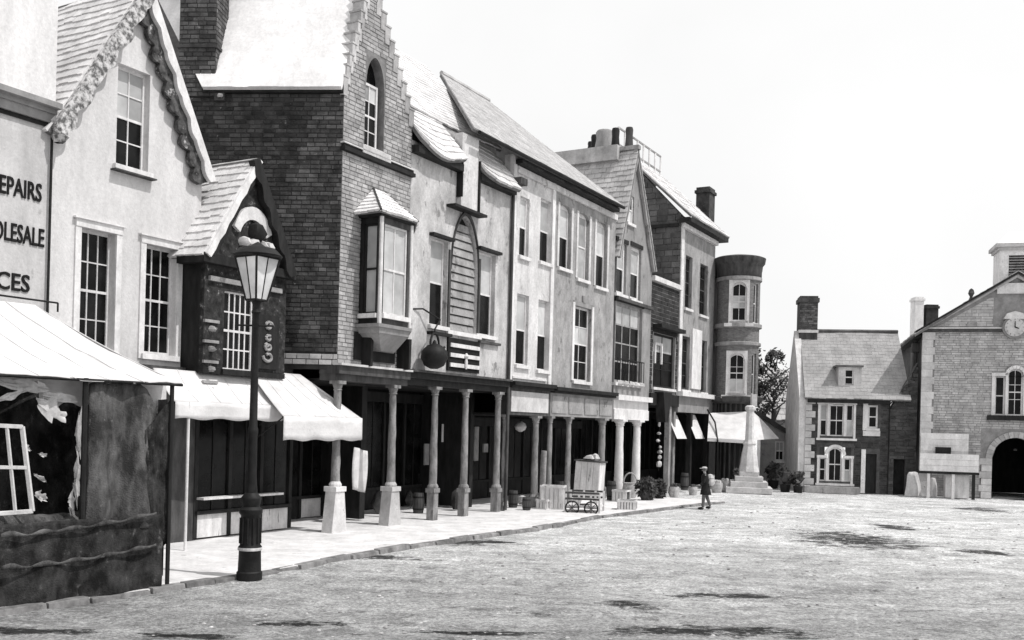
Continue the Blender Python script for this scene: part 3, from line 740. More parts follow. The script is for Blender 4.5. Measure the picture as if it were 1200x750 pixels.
barge(h, F0, (sRt+.02, ze-.30), (ap[0]-.06, ap[1]-.05), SB+.04, SB+.16, .34, m_barge2, 11, -1)
fo = part('bargeboard_foot', MB().lump(F0.w(sL+.0, ze-.42, SB+.2), .16, .14, .32), m_barge, h)
E = lambda s, z, o: F0.w(s, z, o)
roof(h, E(sL-.2, ze-.22, SB-6), E(sL-.2, ze-.22, SB+.14), E(ap[0], ap[1]+.1, SB+.14), E(ap[0], ap[1]+.1, SB-6), 20, .26, maxp=300)
roof(h, E(sRt+.2, ze-.22, SB+.14), E(sRt+.2, ze-.22, SB-6), E(ap[0], ap[1]+.1, SB-6), E(ap[0], ap[1]+.1, SB+.14), 20, .3)
part('side_wall', MB().box(F0, sRt-.3, sRt-.005, .1, ze-.3, SB-6, SB-.305), m_white, h)
# ================================================================== brick gabled house geometry first
sC = C(393, 500)[0]; CP = F0.w(sC, 0)
FK = Frame((CP.x, CP.y), (3.2, -.25))                      # dark flank, ends at the corner
zEf = FK.px(320, 104)[1]
sD = C(479, 300)[0]
# ================================================================== timber house with oriel
h = thing('timber_house', 'narrow dark timber house with carved gable squeezed behind the street lamp', 'building', F0.w((sRt+sC)/2, 0, SB))
so_ = C(345, 400, SB)[0]
zb0 = C(285, 434, -.55)[1]
part('wall', MB().box(F0, sRt+.01, so_, 3.31, C(280, 290, SB)[1], SB-.3, SB-.01), m_woodm, h)
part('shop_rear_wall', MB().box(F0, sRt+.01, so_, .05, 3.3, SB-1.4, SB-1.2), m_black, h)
og = -.40; a = C(241, 292, og); b = C(342, 318, og); p = C(300, 190, og); zg = (a[1]+b[1])/2
m_moto = M('mottled_carved_timber', .008, .05, 7, bump=.8, bscale=14, spots=(7, .60, .26))
part('gable', wall(MB(), F0, [(a[0]+.1, zg), (b[0]-.1, zg), (p[0], p[1])], [], og-.08, .15), m_moto, h)
barge(h, F0, (a[0]-.05, zg-.05), (p[0], p[1]+.08), og-.04, og+.10, .14, m_trim, 2, 1, .05)
barge(h, F0, (a[0]+.12, zg-.02), (p[0], p[1]-.12), og-.06, og+.06, .12, m_wood, 2, 1, .05)
barge(h, F0, (b[0]+.05, zg-.1), (p[0], p[1]+.08), og-.05, og+.12, .26, m_wood, 5, -1, .2)
roof(h, E(a[0]-.08, zg-.08, -4.6), E(a[0]-.08, zg-.08, og+.04), E(p[0], p[1]+.08, og+.04), E(p[0], p[1]+.08, -4.6), 13, .25, maxp=300)
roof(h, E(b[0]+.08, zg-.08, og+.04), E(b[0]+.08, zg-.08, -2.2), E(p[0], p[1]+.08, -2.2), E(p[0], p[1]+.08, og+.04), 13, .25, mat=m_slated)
# carved plaster in the gable: a pale arch, dark boss, pale shells
m = MB(); cx, cz_ = C(297, 288, og)[0], C(297, 286, og)[1]
for i in range(11):
    t0, t1 = math.pi*(.12+.76*i/11), math.pi*(.12+.76*(i+1)/11)
    m.prism(F0, [(cx-.60*math.cos(t0), cz_+.80*math.sin(t0)), (cx-.42*math.cos(t0), cz_+.52*math.sin(t0)), (cx-.42*math.cos(t1), cz_+.52*math.sin(t1)), (cx-.60*math.cos(t1), cz_+.80*math.sin(t1))], og-.08, og+.0)
part('plaster_arch', m, m_pale, h)
part('carved_boss', MB().lump(F0.w(cx+.08, cz_+.08, og-.02), .26, .16, .40), m_wood, h, smooth=True)
for k in (-.26, .0, .26, .44): part('plaster_shell', MB().lump(F0.w(cx+k, cz_-.08, og-.02), .17, .1, .20), m_stone, h, smooth=True)
part('eaves_beam', MB().box(F0, a[0]-.08, b[0]+.08, zg-.22, zg-.03, -1.15, og+.05), m_wood, h)
bs0, bs1 = C(238, 400, -.55)[0], C(334, 400, -.55)[0]
wq = Q(262, 343, 297, 437, -.55); pn1 = Q(240, 362, 257, 437, -.55)
part('oriel_wall', wall(MB(), F0, [(bs0, zb0), (bs1, zb0), (bs1, zg-.2), (bs0, zg-.2)], [wq], -.55, .12), m_moto, h)
part('oriel_cheek', MB().box(F0, bs0, bs0+.1, zb0, zg-.2, SB, -.672), m_wood, h); part('oriel_cheek', MB().box(F0, bs1-.1, bs1, zb0, zg-.2, SB, -.672), m_wood, h)
part('oriel_floor', MB().box(F0, bs0, bs1, zb0-.12, zb0-.005, SB, -.53), m_wood, h)
window(h, F0, (wq[0], wq[1], wq[2]+.05, wq[3]), 5, 4, -.55, rec=.05, fw=.04, bars=.03, sill=m_wood)
for i in range(4):
    zz = pn1[3]-.25-i*.42; s_ = (pn1[0]+pn1[1])/2
    m = MB().box(F0, pn1[0]-.05, pn1[1]-.05, zz-.04, zz+.02, -.56, -.5); m.lump(F0.w(s_-.05, zz-.22, -.53), .13, .05, .12); part('carved_panel', m, m_grey, h)
part('oriel_beam', MB().box(F0, bs0+.1, bs1-.2, C(270, 330, -.5)[1]-.05, C(270, 330, -.5)[1]+.05, -.552, -.48), m_grey, h)
s5 = Q(302, 372, 325, 430, -.5)
part('shop_sign', MB().box(F0, s5[0]-.02, s5[1]+.04, s5[2]-.05, s5[3]+.05, -.548, -.49), m_wood, h)
for i, (dz, sz) in enumerate(((.83, .10), (.58, .07), (.4, .09), (.2, .12))):
    zz = s5[2]+(s5[3]-s5[2])*dz; sc_ = (s5[0]+s5[1])/2
    m = MB(); pts = [F0.w(sc_+sz*(1.3-.08*t)*math.cos(t*.7+i), zz+sz*(.95-.05*t)*math.sin(t*.7+i), -.475) for t in range(0, 9 if i % 2 else 12)]; m.path(pts, .035, 6)
    part('scroll_ornament', m, m_grey, h)
# ground floor shopfronts below the awnings
shopfront(h, sRt+.05, so_-.02, 3.3, SB+.02, bay=1.0, ris=.5, risemat=m_woodp)
shopfront(h, so_+.0, sD, 3.0, -2.6, bay=1.0, ris=.5, risemat=m_woodp, door=1)
zl = C(250, 583, SB+.1)[1]
part('counter_ledge', MB().box(F0, sRt+.05, so_-.5, zl-.03, zl+.02, SB+.04, SB+.25), m_woodp, h)
# ================================================================== brick gabled house
h = thing('brick_house', 'tall brick house with stepped gable, oriel bay and long dark side wall', 'building', CP)
zF = C(435, 432)[1]                                        # top of the beam over the columns
pk = C(436, -22); zE2 = C(440, 118)[1]; zE2 = zEf
lw = 4.3; cl0, cl1 = FK.px(209, 60, .1)[0], FK.px(252, 60, .1)[0]
out_k = [(-lw, zF-.1), (0, zF-.1), (0, zEf), (-lw, zEf)]
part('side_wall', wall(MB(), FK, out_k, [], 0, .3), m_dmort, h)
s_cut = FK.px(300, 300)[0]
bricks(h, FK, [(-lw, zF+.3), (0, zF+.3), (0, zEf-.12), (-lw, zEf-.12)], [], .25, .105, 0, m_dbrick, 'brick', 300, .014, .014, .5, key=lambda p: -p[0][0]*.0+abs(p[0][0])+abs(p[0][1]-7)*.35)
bricks(h, FK, [(-lw*.6, zF+.0), (0, zF+.0), (0, zF+.28), (-lw*.6, zF+.28)], [], .3, .13, .03, m_brick, 'band_brick', 60, .02)
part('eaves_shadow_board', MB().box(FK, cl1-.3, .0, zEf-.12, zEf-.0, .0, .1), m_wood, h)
bl = MB().lump(FK.w(-2.95, zEf-.24, .1), .08, .08, .1); part('eaves_bracket', bl, m_rag, h, smooth=True)
wa = Q(429, 72, 449, 176); wa = (wa[0]-.04, wa[1]+.05, wa[2], wa[3]+.1, 'point')
out_f = [(sC, zF), (sD, zF), (sD, zE2+.0), (pk[0], pk[1]), (sC, zE2+.0)]
part('front_wall', wall(MB(), F0, out_f, [wa], 0, .3), m_mort, h)
zstr = C(440, 188)[1]
bay = Q(420, 255, 486, 392)
bricks(h, F0, [(sC, zF+.05), (sD, zF+.05), (sD, zstr-.08), (sC, zstr-.08)], [(C(432, 330)[0], C(478, 330)[0], C(450, 395)[1], C(450, 255)[1])], .24, .1, 0, m_brick, 'brick', 0, .012)
bricks(h, F0, [(sC, zstr+.08), (sD, zstr+.08), (sD, zE2), (pk[0], pk[1]), (sC, zE2)], [wa[:4]], .24, .1, 0, m_brick, 'brick', 0, .012)
part('string_course', MB().box(F0, sC-.05, sD+.05, zstr-.07, zstr+.02, -.02, .12).box(F0, sC-.03, sD+.03, zstr+.02, zstr+.09, -.02, .07), m_wood, h)
part('string_course', MB().box(F0, sC-.06, sD+.02, zstr+.095, zstr+.13, -.02, .1), m_stone, h)
f = window(h, F0, (wa[0]+.02, wa[1]-.10, wa[2]+.02, wa[2]+(wa[3]-wa[2])*.72), 2, 4, -.02, rec=.12, blind=(3,), fw=.06)
part('pane', MB().box(F0, wa[0], wa[1], wa[2], wa[3], -.29, -.26), m_glass, h)
part('window_ledge', MB().box(F0, wa[0]-.15, wa[1]+.2, wa[2]-.2, wa[2]-.004, -.02, .1), m_stone, h)
# stepped coping stones
ns = 10
for k in range(ns):
    t = k/ns; zz = zE2+(pk[1]-zE2)*t; st_ = (pk[1]-zE2)/ns
    for sd_ in (0, 1):
        base = sC if sd_ == 0 else sD; x = base+(pk[0]-base)*t; x2 = base+(pk[0]-base)*(t+1/ns); dd = -1 if sd_ == 0 else 1
        xa, xb = (x+dd*.05, x2+.0) if sd_ == 0 else (x2, x+dd*.04)
        mt = m_brick
        part('gable_step', MB().box(F0, min(xa, xb), max(xa, xb), zz-.15, zz+st_*.95, -.302, .03), mt, h)
        part('coping_stone', MB().box(F0, min(xa, xb)-.02, max(xa, xb)+.02, zz+st_*.95+.002, zz+st_+.03, -.32, .045), m_brick, h)
# chimney at the back of the side wall
chF = FK.w(-lw-.25, 0, -.2)
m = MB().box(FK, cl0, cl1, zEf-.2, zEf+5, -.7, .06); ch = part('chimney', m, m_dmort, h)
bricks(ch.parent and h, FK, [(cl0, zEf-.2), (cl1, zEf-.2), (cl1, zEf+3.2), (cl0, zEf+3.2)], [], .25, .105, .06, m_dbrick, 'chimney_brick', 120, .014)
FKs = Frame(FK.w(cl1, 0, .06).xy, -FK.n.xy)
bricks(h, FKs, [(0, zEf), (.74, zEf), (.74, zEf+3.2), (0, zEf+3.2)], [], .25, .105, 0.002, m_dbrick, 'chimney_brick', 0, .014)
part('chimney_band', MB().box(FK, cl0-.05, cl1+.05, zEf+.95, zEf+1.02, -.75, .11), m_dbrick, h)
part('chimney_shoulder', MB().box(FK, cl1, cl1+.24, zEf-.3, zEf+.16, -.5, .08), m_dbrick, h)
m_wroof = M('whitened_roof', .68, .84, .8, rough=.6, bump=.15, isl=.03)
pkr = lambda l, z=0: Vector(F0.w(pk[0], pk[1]-.25+z, -.3)) - Vector((FK.d.x, FK.d.y, 0))*l
roof(h, FK.w(cl1-.25, zEf-.02, .22), FK.w(-.02, zEf-.02, .22), pkr(0), pkr(5.2), 30, .35, mat=m_wroof, bed=m_wroof, tk=.08)
qz = F0.w(sD, zE2, -.3)
roof(h, qz, qz-Vector((FK.d.x, FK.d.y, 0))*6, pkr(6), pkr(0), 14, .4, mat=m_slate)
# oriel bay
bo = .68
P0_, P1_, P2_, P3_ = F0.w(C(421, 320)[0], 0, 0), F0.w(C(446, 320, bo)[0], 0, bo), F0.w(C(481, 320, bo)[0], 0, bo), F0.w(C(478, 320, 0)[0]+.02, 0, 0)
zb1, zt1 = C(462, 382, bo)[1], C(462, 258, bo)[1]
faces = [Frame(P0_.xy, (P1_-P0_).xy), Frame(P1_.xy, (P2_-P1_).xy), Frame(P2_.xy, (P3_-P2_).xy)]
lens = [(P1_-P0_).length, (P2_-P1_).length, (P3_-P2_).length]
for k, (f_, l_) in enumerate(zip(faces, lens)):
    op = (.13 if k != 1 else .12, l_-.13, zb1+.25, zt1-.14)
    if l_ < .4: part('bay_wall', MB().box(f_, 0, l_, zb1, zt1, -.1, 0), m_wood, h); continue
    part('bay_wall', wall(MB(), f_, [(0, zb1), (l_, zb1), (l_, zt1), (0, zt1)], [op], 0, .1), m_wood if k == 0 else m_woodm, h)
    window(h, f_, op, 1 if k == 0 else 2, 2, 0, blind=(0, 1), rec=.04, fw=.05, frame=m_wood if k == 0 else m_trim, sill=m_trim, name='bay_window')
for pp in (P1_, P2_): part('bay_post', MB().tube(pp+Vector((0, 0, zb1)), pp+Vector((0, 0, zt1)), .05, .05, 8), m_trim, h)
def ringp(k, z, out=0.0):
    c = (P0_+P3_)/2; r_ = []
    for q in (P0_, P1_, P2_, P3_): v = (q-c); v.z = 0; r_.append(Vector((c.x, c.y, z))+v*k)
    return r_
m = MB().hexa(ringp(1.10, zb1-.08), ringp(1.12, zb1)); m.hexa(ringp(1.0, zb1-.22), ringp(1.04, zb1-.082)); m.hexa(ringp(.45, zb1-.6), ringp(.95, zb1-.222))
part('bay_base', m, m_grey2, h)
part('bay_shade_panel', MB().box(F0, *Q(414, 392, 462, 424), -.02, .03), m_wood, h)  # thin dark panel on the wall, standing in for the shadow below the bay
part('bay_cornice', MB().hexa(ringp(1.08, zt1), ringp(1.15, zt1+.1)), m_wood, h)
rr = ringp(1.26, zt1+.1); apx = F0.w((C(436, 222)[0]+C(452, 222)[0])/2, C(440, 221)[1]-.02, .03); apl = apx-F0.d*.25; apr = apx+F0.d*.2
roof(h, rr[0], rr[1], apl+Vector((0.02, 0, 0)), apl, 7, .2, th=.04, mat=m_wroof, name='bay_roof')
roof(h, rr[1], rr[2], apr, apl, 7, .2, th=.04, mat=m_wroof, name='bay_roof')
roof(h, rr[2], rr[3], apr-Vector((0, 0, .01)), apr, 7, .2, th=.04, mat=m_wroof, name='bay_roof')
part('hip_roll', MB().tube(rr[1], apl, .03).tube(rr[2], apr, .025), m_woodm, h)
s0_, s1_ = C(417, 410)[0], C(470, 410)[0]
part('bay_bracket', MB().prism(F0, [(s0_+.2, zb1-.22), (s0_+.2, zb1-1.0), (s0_+.28, zb1-1.0), (s0_+.3, zb1-.22)], .0, .3), m_wood, h); part('bay_bracket', MB().prism(F0, [(s1_-.2, zb1-.22), (s1_-.2, zb1-1.0), (s1_-.12, zb1-1.0), (s1_-.1, zb1-.22)], .0, .4), m_wood, h)
# beam and columns
zB0 = C(435, 449)[1]
part('shop_beam', MB().box(F0, sC-.08, sD, zB0, zB0+(zF-zB0)*.45, -.45, .06).box(F0, sC-.1, sD, zB0+(zF-zB0)*.45, zF-.003, -.45, .16), m_woodm, h)
part('beam_ledge', MB().box(F0, sC-.12, sD, zF, zF+.05, -.02, .24), m_stone, h)
for u in (395, 460): column(h, F0, C(u, 560)[0], zB0, -.05, .10, m_col, plinth=C(u, 570)[1], pw=.16, flare=.12, pmat=m_stone)
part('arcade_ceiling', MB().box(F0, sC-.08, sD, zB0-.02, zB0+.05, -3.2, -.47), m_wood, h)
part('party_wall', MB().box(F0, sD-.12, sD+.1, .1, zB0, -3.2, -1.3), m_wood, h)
# ================================================================== plaster house with the pointed panel
h = thing('plaster_house', 'stained plaster house with tall pointed slatted panel and sagging eaves', 'building', F0.w((sD+C(595, 500)[0])/2, 0, 0))
s0, s1 = sD+.004, C(597, 330)[0]; zf = C(533, 441)[1]; ze_ = C(600, 222)[1]; zeh = C(540, 195)[1]
zeh = ze_+.12
wl_ = Q(504, 280, 524, 382); wr_ = Q(559, 296, 580, 393); wp = Q(527, 252, 560, 390); wp = wp+('point',)
part('wall', wall(MB(), F0, [(s0, zf), (s1, zf), (s1, zeh), (s0, zeh)], [wl_, wr_, wp], 0, .3), m_plaster, h)
window(h, F0, wl_, 1, 2, blind=(1,), rec=.14, fw=.05); window(h, F0, wr_, 1, 2, blind=(1,), rec=.14, fw=.05)
for q_ in (wl_, wr_): part('hood_mould', MB().box(F0, q_[0]-.1, q_[1]+.12, q_[3]+.02, q_[3]+.10, -.01, .16), m_wood, h)
part('panel_back', MB().box(F0, wp[0], wp[1], wp[2], wp[3], -.28, -.2), m_wood, h)
nb = 14
for i in range(nb):
    za, zb_ = wp[2]+(wp[3]-wp[2])*i/nb, wp[2]+(wp[3]-wp[2])*(i+1)/nb
    hw = lambda z: 1.0
    xs = [s for s in [wp[0]+(wp[1]-wp[0])*k/40 for k in range(41)] if arcz(wp, s) > zb_+.01]
    if not xs: continue
    part('slat', MB().hexa([F0.w(xs[0], za+.012, -.2), F0.w(xs[-1], za+.012, -.2), F0.w(xs[-1], zb_-.02, -.2), F0.w(xs[0], zb_-.02, -.2)],
                           [F0.w(xs[0], za+.012, -.07), F0.w(xs[-1], za+.012, -.07), F0.w(xs[-1], zb_-.02, -.11), F0.w(xs[0], zb_-.02, -.11)]), m_grey, h)
m = MB()
for i in range(24):
    a_, b_ = wp[0]+(wp[1]-wp[0])*i/24, wp[0]+(wp[1]-wp[0])*(i+1)/24
    m.prism(F0, [(a_, arcz(wp, a_)), (b_, arcz(wp, b_)), (b_, arcz(wp, b_)+.10), (a_, arcz(wp, a_)+.10)], -.01, .06)
m.box(F0, wp[0]-.09, wp[0]-.002, wp[2], wp[3]-1.1, -.01, .05); m.box(F0, wp[1]+.002, wp[1]+.09, wp[2], wp[3]-1.1, -.01, .05)
part('panel_surround', m, m_woodm, h)
part('panel_sill', MB().box(F0, wp[0]-.15, wp[1]+.15, wp[2]-.12, wp[2]-.003, -.01, .1), m_trim, h)
sg = Q(523, 398, 560, 436); m = MB().box(F0, sg[0], sg[1], sg[2], sg[3], .004, .06)
sb_ = part('sign_board', m, m_black, h)
for k in range(3):
    zz = sg[2]+(sg[3]-sg[2])*(.12+.3*k); part('board_slat', MB().box(F0, sg[0]+.08, sg[1]-.06, zz, zz+.11, .062, .10), m_woodp, sb_)
part('board_finial', MB().lathe(F0.w((sg[0]+sg[1])/2, sg[2]+.08, .13), [(.03, 0), (.05, .2), (.03, .28), (.075, .36), (.02, .45)], 8), m_trim, sb_, smooth=True)
part('ledge', MB().box(F0, C(500, 400)[0], C(523, 400)[0], C(510, 393)[1], C(510, 393)[1]+.08, -.01, .2), m_wood, h)
part('ledge', MB().box(F0, C(560, 400)[0], C(584, 400)[0], C(572, 402)[1]-.04, C(572, 402)[1]+.03, -.01, .1), m_woodm, h)
# skirt roofs, hoist block, main roof
rz = C(540, 101, -3.6)[1]
mz = C(520, 148, -.7)[1]
ue = lambda u, v, o: F0.w(*C(u, v, o), o)
sm_ = C(546, 200, .3)[0]; sn_ = C(567, 200, .3)[0]
roof(h, F0.w(s0-.02, ze_+.12, .35), F0.w(sm_, ze_+.12, .35), F0.w(sm_, mz+.1, -.7), F0.w(s0-.02, mz+.1, -.7), 7, .3, sag=.22, mat=m_slate)
roof(h, F0.w(sn_, ze_+.05, .35), F0.w(s1, ze_-.05, .35), F0.w(s1, mz, -.7), F0.w(sn_, mz+.1, -.7), 7, .3, sag=.1, mat=m_slate)
part('eaves_board', MB().box(F0, s0, sm_, ze_-.22, ze_-.02, .0, .24).box(F0, sn_, s1-.1, ze_-.22, ze_-.02, .0, .24), m_wood, h)
part('hoist_block', MB().box(F0, sm_+.04, sn_-.04, C(556, 250, .1)[1], mz-.35, -.3, .14), m_pale, h)
part('hoist_side', MB().box(F0, sn_-.038, sn_+.02, C(556, 250, .1)[1], ze_+.3, -.3, .2).box(F0, sm_, sm_+.038, C(556, 250, .1)[1]+.3, ze_+.3, -.3, .2), m_wood, h)
part('hoist_beam', MB().box(F0, C(530, 247, .2)[0], C(568, 247, .2)[0], C(550, 247, .2)[1]-.04, C(550, 247, .2)[1]+.03, .0, .3), m_wood, h)
roof(h, F0.w(s0-.6, mz+.12, -.55), F0.w(s1+.3, mz+.12, -.55), F0.w(s1+.3, rz, -3.6), F0.w(s0-.6, rz, -3.6), 22, .25, sag=.12, mat=m_slate, tk=.5)
roof(h, F0.w(s1, mz-.3, -7), F0.w(s0, mz-.3, -7), F0.w(s0, rz, -3.6), F0.w(s1, rz, -3.6), 8, .5)
part('upper_wall', MB().box(F0, s0, s1, zeh, mz+.08, -.9, -.6), m_plaster, h)
zb2 = C(533, 455)[1]
part('shop_beam', MB().box(F0, s0, s1-.05, zb2, zb2+(zf-zb2)*.5, -.4, .05).box(F0, s0, s1-.05, zb2+(zf-zb2)*.5, zf-.003, -.4, .15), m_wood, h)
part('beam_ledge', MB().box(F0, s0, s1-.05, zf+.0, zf+.06, -.02, .24), m_woodm, h)
for u in (509, 545, 583): column(h, F0, C(u, 540)[0], zb2, -.03, .10, m_col, plinth=C(u, 572)[1], pw=.115)
part('arcade_ceiling', MB().box(F0, s0, s1, zb2-.02, zb2+.05, -3.2, -.42), m_wood, h)
shopfront(h, s0, s1, zb2-.1, -3.0, door=2)
part('notice', MB().box(F0, *Q(518, 497, 526, 518, -2.2), -2.22, -2.2), m_trim, h)
for q_ in ((498, 520, 503, 545), (556, 500, 561, 540), (567, 520, 572, 530)): part('door_post', MB().box(F0, *Q(*q_, -2.7), -2.75, -2.7), m_grey, h)
nq = Q(515, 545, 531, 568, -2.4); m = MB(); m.path([F0.w(nq[0], nq[3], -2.4), F0.w(nq[1], nq[3], -2.4), F0.w(nq[1], nq[2], -2.4), F0.w(nq[0], nq[2], -2.4), F0.w(nq[0], nq[3], -2.4)], .03, 4)
part('picture_frame', m, m_trim, h)
part('party_wall', MB().box(F0, s1-.1, s1+.1, .1, zb2, -3.2, -1.2), m_wood, h)
part('downpipe', MB().path([F0.w(s1-.03, .1, .08), F0.w(s1-.03, ze_, .08)], .05, 8), m_woodm, h)
# hanging kettle sign
kc = F0.w(C(509, 413, .45)[0], C(509, 413, .45)[1], .45)
t = thing('kettle_sign', 'black kettle shaped trade sign hanging before the plaster house', 'sign', kc-Vector((0, 0, .3)))
part('kettle_body', MB().lathe((kc.x, kc.y, kc.z-.27), [(.1, -.16), (.26, -.08), (.36, .12), (.34, .30), (.2, .45), (.06, .5), (.05, .56), (.01, .6)], 18), m_iron, t, smooth=True)
hp = [kc+F0.d*(.2*math.cos(x))+Vector((0, 0, .2+.3*math.sin(x))) for x in [k*math.pi/8 for k in range(9)]]
part('kettle_handle', MB().path(hp, .03, 8), m_iron, t)
part('kettle_spout', MB().tube(kc+F0.d*.22, kc+F0.d*.48+Vector((0, 0, .18)), .07, .035), m_iron, t)
part('bracket', MB().path([kc+Vector((0, 0, .5)), kc+Vector((0, 0, .62)), F0.w(C(505, 375)[0], C(505, 375)[1], .3), F0.w(C(492, 362)[0], C(492, 362)[1], .1), F0.w(C(484, 362)[0], C(484, 362)[1], .0)], .022, 6), m_iron, t)
# ================================================================== pale narrow house and grey house (one terrace roof)
def terr(name, label, u0, u1, vfas, wallmat, ups, lows, fmat, archk=None, um=None):
    s0, s1 = C(u0, 330)[0], C(u1, 330)[0]; zf = C((u0+u1)/2, vfas)[1]; ze = C(665, 213)[1]
    h = thing(name, label, 'building', F0.w((s0+s1)/2, 0, 0))
    U = [tuple(Q(*q))+((archk,) if archk else ()) for q in ups]; Lw = [Q(*q) for q in lows]
    part('wall', wall(MB(), F0, [(s0, zf), (s1, zf), (s1, ze), (s0, ze)], U+Lw, 0, .3), wallmat, h)
    return h, s0, s1, zf, ze, U, Lw
h, s0, s1, zf, ze, U, Lw = terr('narrow_pale_house', 'narrow pale stuccoed house with two windows on each upper floor', 598, 647.5, 449, m_pale, [(609, 231, 620, 301), (633, 234, 646, 308)], [(605, 345, 619, 428), (630, 352, 643, 434)], m_trim)
for i, q_ in enumerate(U): window(h, F0, q_, 1, 2, blind=(1,), rec=.1, fw=.06)
for q_ in Lw: window(h, F0, q_, 1, 2, blind=(1,), rec=.1, fw=.05, sill=m_trim)
part('corner_strip', MB().box(F0, s0-.02, s0+.18, zf, ze-.05, -.1, .05), m_trim, h)
part('corner_strip', MB().box(F0, s1-.22, s1-.01, zf, ze-.05, -.1, .06), m_trim, h)
part('bracket_box', MB().box(F0, s0-.1, s0+.3, ze-.95, ze-.75, .0, .35), m_woodm, h)
part('sunk_panel', MB().box(F0, s0+.25, s1-.3, zf+.1, zf+.16, .0, .05), m_trim, h)
sa, ea = s0, ze; sT0 = s0
zfb = C(622, 487)[1]
def rear(h, s0, s1, zt_, o=-3.15):
    part('rear_wall', MB().box(F0, s0, s1, .0, zt_, o-.25, o), m_wood, h)
rear(h, s0, s1, ze-.1); rear(bpy.data.objects['plaster_house'], sD, s0, ze-.1); rear(bpy.data.objects['brick_house'], sC-.05, sD, zEf-.1)
def fascia(h, s0, s1, zf, zb, mats, npan, ceil=True):
    part('cornice', MB().box(F0, s0, s1, zf-.12, zf-.003, -.3, .28).box(F0, s0, s1, zf-.2, zf-.12, -.3, .18), mats[0], h)
    fb = part('fascia', MB().box(F0, s0, s1, zb, zf-.2, -.35, .03), mats[1], h)
    for k in range(npan):
        a_, b_ = s0+(s1-s0)*(k+.06)/npan, s0+(s1-s0)*(k+.94)/npan
        part('fascia_panel', MB().box(F0, a_, b_, zb+.1, zf-.3, .03, .055), mats[2], fb)
    part('arcade_ceiling', MB().box(F0, s0, s1, zb-.02, zb+.05, -3.2, -.36), m_wood, h)
fascia(h, s0, s1, zf, zfb, (m_wood, m_woodm, m_stone), 1)
shopfront(h, s0+.1, s1, zfb-.1, -3.0, door=0)
for u, r_, mt in ((591, .06, m_col), (628, .11, m_col)): column(h, F0, C(u, 540)[0]+.02, zfb, -.05, r_, mt, plinth=.35, pw=r_*1.2)
lg = F0.w(C(610, 500, -.8)[0], C(610, 500, -.8)[1], -.8)
t = thing('hanging_lamp', 'round white globe lamp hanging under the arcade of the narrow pale house', 'lamp', lg)
part('globe', MB().lathe(lg, [(.05, -.17), (.16, -.1), (.2, 0), (.16, .1), (.05, .17)], 14), m_rag, t, smooth=True); part('lamp_rod', MB().tube(lg+Vector((0, 0, .15)), (lg.x, lg.y, zfb-.02), .015), m_iron, t)
h, s0, s1, zf, ze, U, Lw = terr('grey_house', 'grey stuccoed house with three arched upper windows and one lower window', 648, 720, 457, m_grey, [(655, 240, 669, 315), (677, 250, 690, 328), (698, 260, 711, 337)], [(672, 360, 692, 447)], m_trim, 'seg')
rear(h, s0, s1, ze-.1)
for i, q_ in enumerate(U): window(h, F0, q_, 1, 2, blind=((1,), (0, 1), (1,))[i], rec=.12, fw=.06, lintel=None)
window(h, F0, Lw[0], 2, 4, blind=(2,), rec=.12, fw=.07, lintel=m_grey2)
for q_ in U:
    part('window_surround', MB().box(F0, q_[0]-.14, q_[0]-.004, q_[2], q_[3], -.01, .03), m_pale, h); part('window_surround', MB().box(F0, q_[1]+.004, q_[1]+.14, q_[2], q_[3], -.01, .03), m_pale, h)
q_ = Lw[0]; part('window_surround', MB().box(F0, q_[0]-.16, q_[0]-.004, q_[2], q_[3]+.1, -.01, .04), m_trim, h); part('window_surround', MB().box(F0, q_[1]+.004, q_[1]+.16, q_[2], q_[3]+.1, -.01, .04), m_trim, h)
part('keystone', MB().prism(F0, [((q_[0]+q_[1])/2-.1, q_[3]+.16), ((q_[0]+q_[1])/2+.1, q_[3]+.16), ((q_[0]+q_[1])/2+.13, q_[3]+.4), ((q_[0]+q_[1])/2-.13, q_[3]+.4)], -.01, .06), m_grey2, h)
fascia(h, s0, s1+.05, zf, C(680, 489)[1], (m_wood, m_grey2, m_grey), 4)
shopfront(h, s0, s1, C(680, 489)[1]-.1, -3.0, door=1)
for u, r_, mt in ((645, .09, m_col), (667, .10, m_col), (706, .14, m_col)): column(h, F0, C(u, 540)[0], C(680, 489)[1], -.05, r_, mt, plinth=.4, pw=r_*1.15)
zee = C(665, 209, .3)[1]; uS = C(556, 147, .4)[0]; sE = C(730, 241, .4)[0]; hipx = sE-3.2
A_, B_ = F0.w(uS, zee, .4), F0.w(sE, zee, .4); uT = C(517, 94, -3.6)[0]; D_, C_ = F0.w(uT, rz+.05, -3.6), F0.w(hipx, rz+.05, -3.6)
roof(h, A_, B_, C_, D_, 30, .24, mat=m_slateg, name='roof', tk=.35)
roof(h, B_, F0.w(sE, zee, -7), C_, C_+Vector((0, 0, -.01)), 14, .4, mat=m_slateg, name='hip_roof')
part('eaves_cornice', MB().box(F0, C(613, 183, .3)[0], sE-.05, zee-.24, zee-.10, -.05, .3), m_wood, h)
part('frieze', MB().box(F0, sT0+.2, s1, zee-.46, zee-.26, -.05, .08), m_pale, h)
part('gutter', MB().tube(F0.w(uS+.2, zee-.08, .45), F0.w(sE, zee-.08, .45), .06, .06, 8), m_wood, h)
part('gable_infill', MB().prism(F0, [(uS+.3, zee-.9), (sT0+.2, zee-.9), (sT0+.2, zee-.1), (uS+.1, zee-.1)], -.7, -.45), m_pale, h)
part('ridge_tiles', MB().tube(F0.w(uT, rz+.07, -3.6), F0.w(hipx, rz+.07, -3.6), .08, .08, 6), m_slateg, h)
